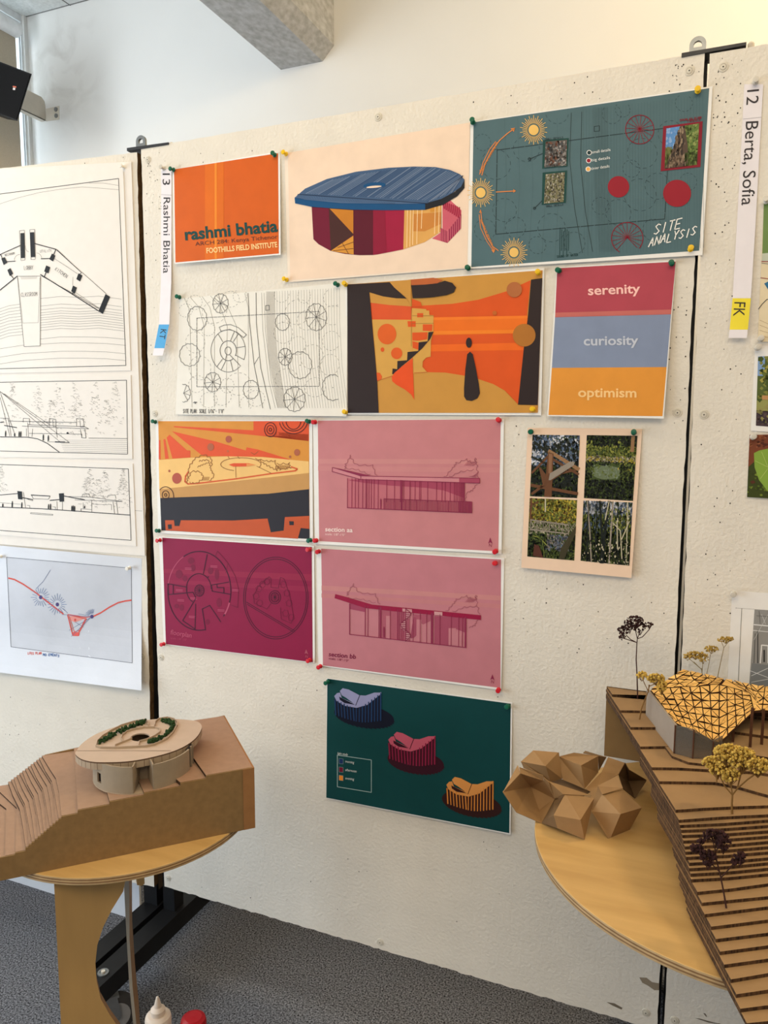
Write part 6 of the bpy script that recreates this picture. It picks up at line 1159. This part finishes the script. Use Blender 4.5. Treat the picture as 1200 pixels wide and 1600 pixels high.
# ------------------------------------------------------------------ folded cardboard cluster on the right table
fo = thing('folded_model', 'cluster of folded cardboard cells on the edge of the right table', 'architectural model', at_z(910, 1280, ZR))
fk = mat('folded_kraft_card', (154, 120, 80), 0.75, 0.06, 40, bump=0.04, bscale=120); fd = mat('folded_kraft_shaded', (118, 92, 62), 0.8, 0.06, 40)  # inner faces use the same kraft darkened, shade put into the colour
def fv(x, y, h): return at_z(780 + .2 * x, 1160 + .2 * y, ZR + .0008 + h)
def cell(verts, faces, name='folded_cell', m=fk):
    b = MB(); Q = {k: fv(*v) for k, v in verts.items()}
    for f in faces:
        P = [Q[c] for c in f]
        for i in range(1, len(P) - 1):
            n = (P[i] - P[0]).cross(P[i + 1] - P[0])
            if n.length < 1e-9: continue
            n.normalize(); n = n if n.dot(CAM - P[0]) > 0 else -n
            b.prism([P[0], P[i], P[i + 1]], -n * .0009, m, m, fd)
    b.build(name, fo)
cell({'a': (265, 62, .082), 'b': (462, 78, .080), 'c': (362, 185, .072), 'd': (170, 150, .068), 'e': (492, 285, .042), 'f': (402, 308, .040), 'g': (190, 200, .056), 'h': (330, 262, .050), 'i': (300, 150, .02), 'j': (440, 150, .02)}, ['abcd', 'cbef', 'dcfhg', 'bej'])
cell({'a': (465, 110, .072), 'b': (585, 80, .078), 'c': (775, 105, .074), 'd': (640, 180, .074), 'e': (668, 362, .037), 'f': (498, 292, .042), 'g': (775, 235, .044), 'h': (690, 150, .03)}, ['abcd', 'adef', 'dcge'])
cell({'a': (655, 82, .070), 'b': (672, 65, .072), 'c': (838, 115, .070), 'd': (778, 225, .04), 'e': (775, 105, .0725)}, ['bcea', 'ecd'], 'folded_flap', fd)
cell({'a': (850, 115, .064), 'b': (982, 160, .060), 'c': (932, 248, .050), 'd': (800, 230, .050), 'e': (770, 342, .043), 'f': (712, 384, .036), 'g': (675, 362, .036), 'h': (725, 540, .030), 'i': (805, 405, .046)}, ['abcd', 'dcegd', 'egf', 'efhi'])
cell({'a': (982, 160, .060), 'b': (935, 255, .045), 'c': (968, 362, .030), 'd': (1060, 437, .002), 'e': (1150, 296, .020), 'f': (1012, 214, .050), 'g': (1010, 300, .012)}, ['abg', 'bcg', 'cdg', 'deg', 'efg', 'fag'], 'folded_cell', fd)
cell({'a': (770, 340, .050), 'b': (925, 256, .062), 'c': (966, 357, .056), 'd': (805, 405, .056)}, ['abcd'], 'folded_flap')
cell({'a': (805, 405, .054), 'b': (965, 368, .053), 'c': (1115, 510, .042), 'd': (948, 560, .043), 'e': (725, 540, .030), 'f': (850, 750, .0), 'g': (872, 742, .0), 'h': (1020, 682, .0), 'i': (940, 455, .050)}, ['aid', 'abi', 'bci', 'cdi', 'ade', 'edgf', 'dchg'])
cell({'a': (515, 400, .045), 'b': (742, 435, .042), 'c': (635, 605, .035), 'd': (425, 570, .030), 'e': (667, 760, .0), 'f': (455, 670, .010), 'g': (690, 660, .012)}, ['abcd', 'dcef', 'cbge'])
cell({'a': (380, 300, .060), 'b': (500, 405, .046), 'c': (722, 416, .044), 'd': (640, 385, .046), 'e': (430, 438, .030)}, ['abcd', 'abe'], 'folded_flap')
cell({'a': (145, 175, .076), 'b': (30, 387, .050), 'c': (135, 545, .018), 'd': (330, 630, .0), 'e': (430, 440, .026), 'f': (348, 300, .058), 'g': (165, 242, .070), 'h': (158, 195, .077), 'i': (342, 258, .068), 'j': (248, 348, .030), 'k': (312, 530, .004)}, ['abg', 'hifg', 'gbj', 'bcj', 'gjf', 'fje', 'jke', 'jck', 'ckd', 'ked'])
cell({'a': (345, 270, .066), 'b': (385, 310, .060), 'c': (432, 438, .030), 'd': (350, 300, .058)}, ['abcd'], 'folded_flap')
cell({'a': (330, 630, .0), 'b': (430, 445, .022), 'c': (505, 410, .030), 'd': (425, 570, .028), 'e': (455, 670, .009)}, ['abd', 'bcd', 'ade'], 'folded_flap', fd)
cell({'a': (350, 262, .030), 'b': (500, 290, .030), 'c': (712, 384, .028), 'd': (640, 430, .026), 'e': (432, 438, .026)}, ['abcde'], 'gap_shade_sheet', fd)  # added dark sheet, puts shade into the gap between the cells

# ------------------------------------------------------------------ bottles on the carpet
gp = mat('white_plastic_bottle', (226, 208, 190), 0.4, 0.02); rp_ = mat('red_plastic_cap', (176, 14, 28), 0.35, 0.03)
p = at_y(246, 1557, -0.27); bo = thing('glue_bottle', 'white squeeze bottle with a pointed nozzle on the carpet', 'bottle', V((p.x, p.y, 0))); H = p.z
b = MB(); b.lathe([(0, 0), (.026, 0), (.0285, .004), (.0285, H - .052), (.027, H - .046), (.022, H - .042), (.0, H - .041)], (p.x, p.y, 0), (0, 0, 1), gp, 28); b.build('body', bo)
b = MB(); b.lathe([(.0, H - .0415), (.0155, H - .0415), (.016, H - .030), (.012, H - .026), (.0085, H - .024), (.0055, H - .010), (.0026, H - .001), (0, H)], (p.x, p.y, 0), (0, 0, 1), gp, 24); b.build('nozzle_cap', bo)
p = at_y(302, 1588, -0.235); rb = thing('red_bottle', 'red bottle whose domed top shows at the bottom edge', 'bottle', V((p.x, p.y, 0))); H = p.z
b = MB(); b.lathe([(0, 0), (.026, 0), (.028, .004), (.028, H - .03), (0, H - .03)], (p.x, p.y, 0), (0, 0, 1), rp_, 28); b.build('body', rb)
b = MB(); b.lathe([(.0285, H - .03), (.0285, H - .012), (.026, H - .005), (.018, H - .001), (0, H)], (p.x, p.y, 0), (0, 0, 1), rp_, 28); b.build('cap', rb)
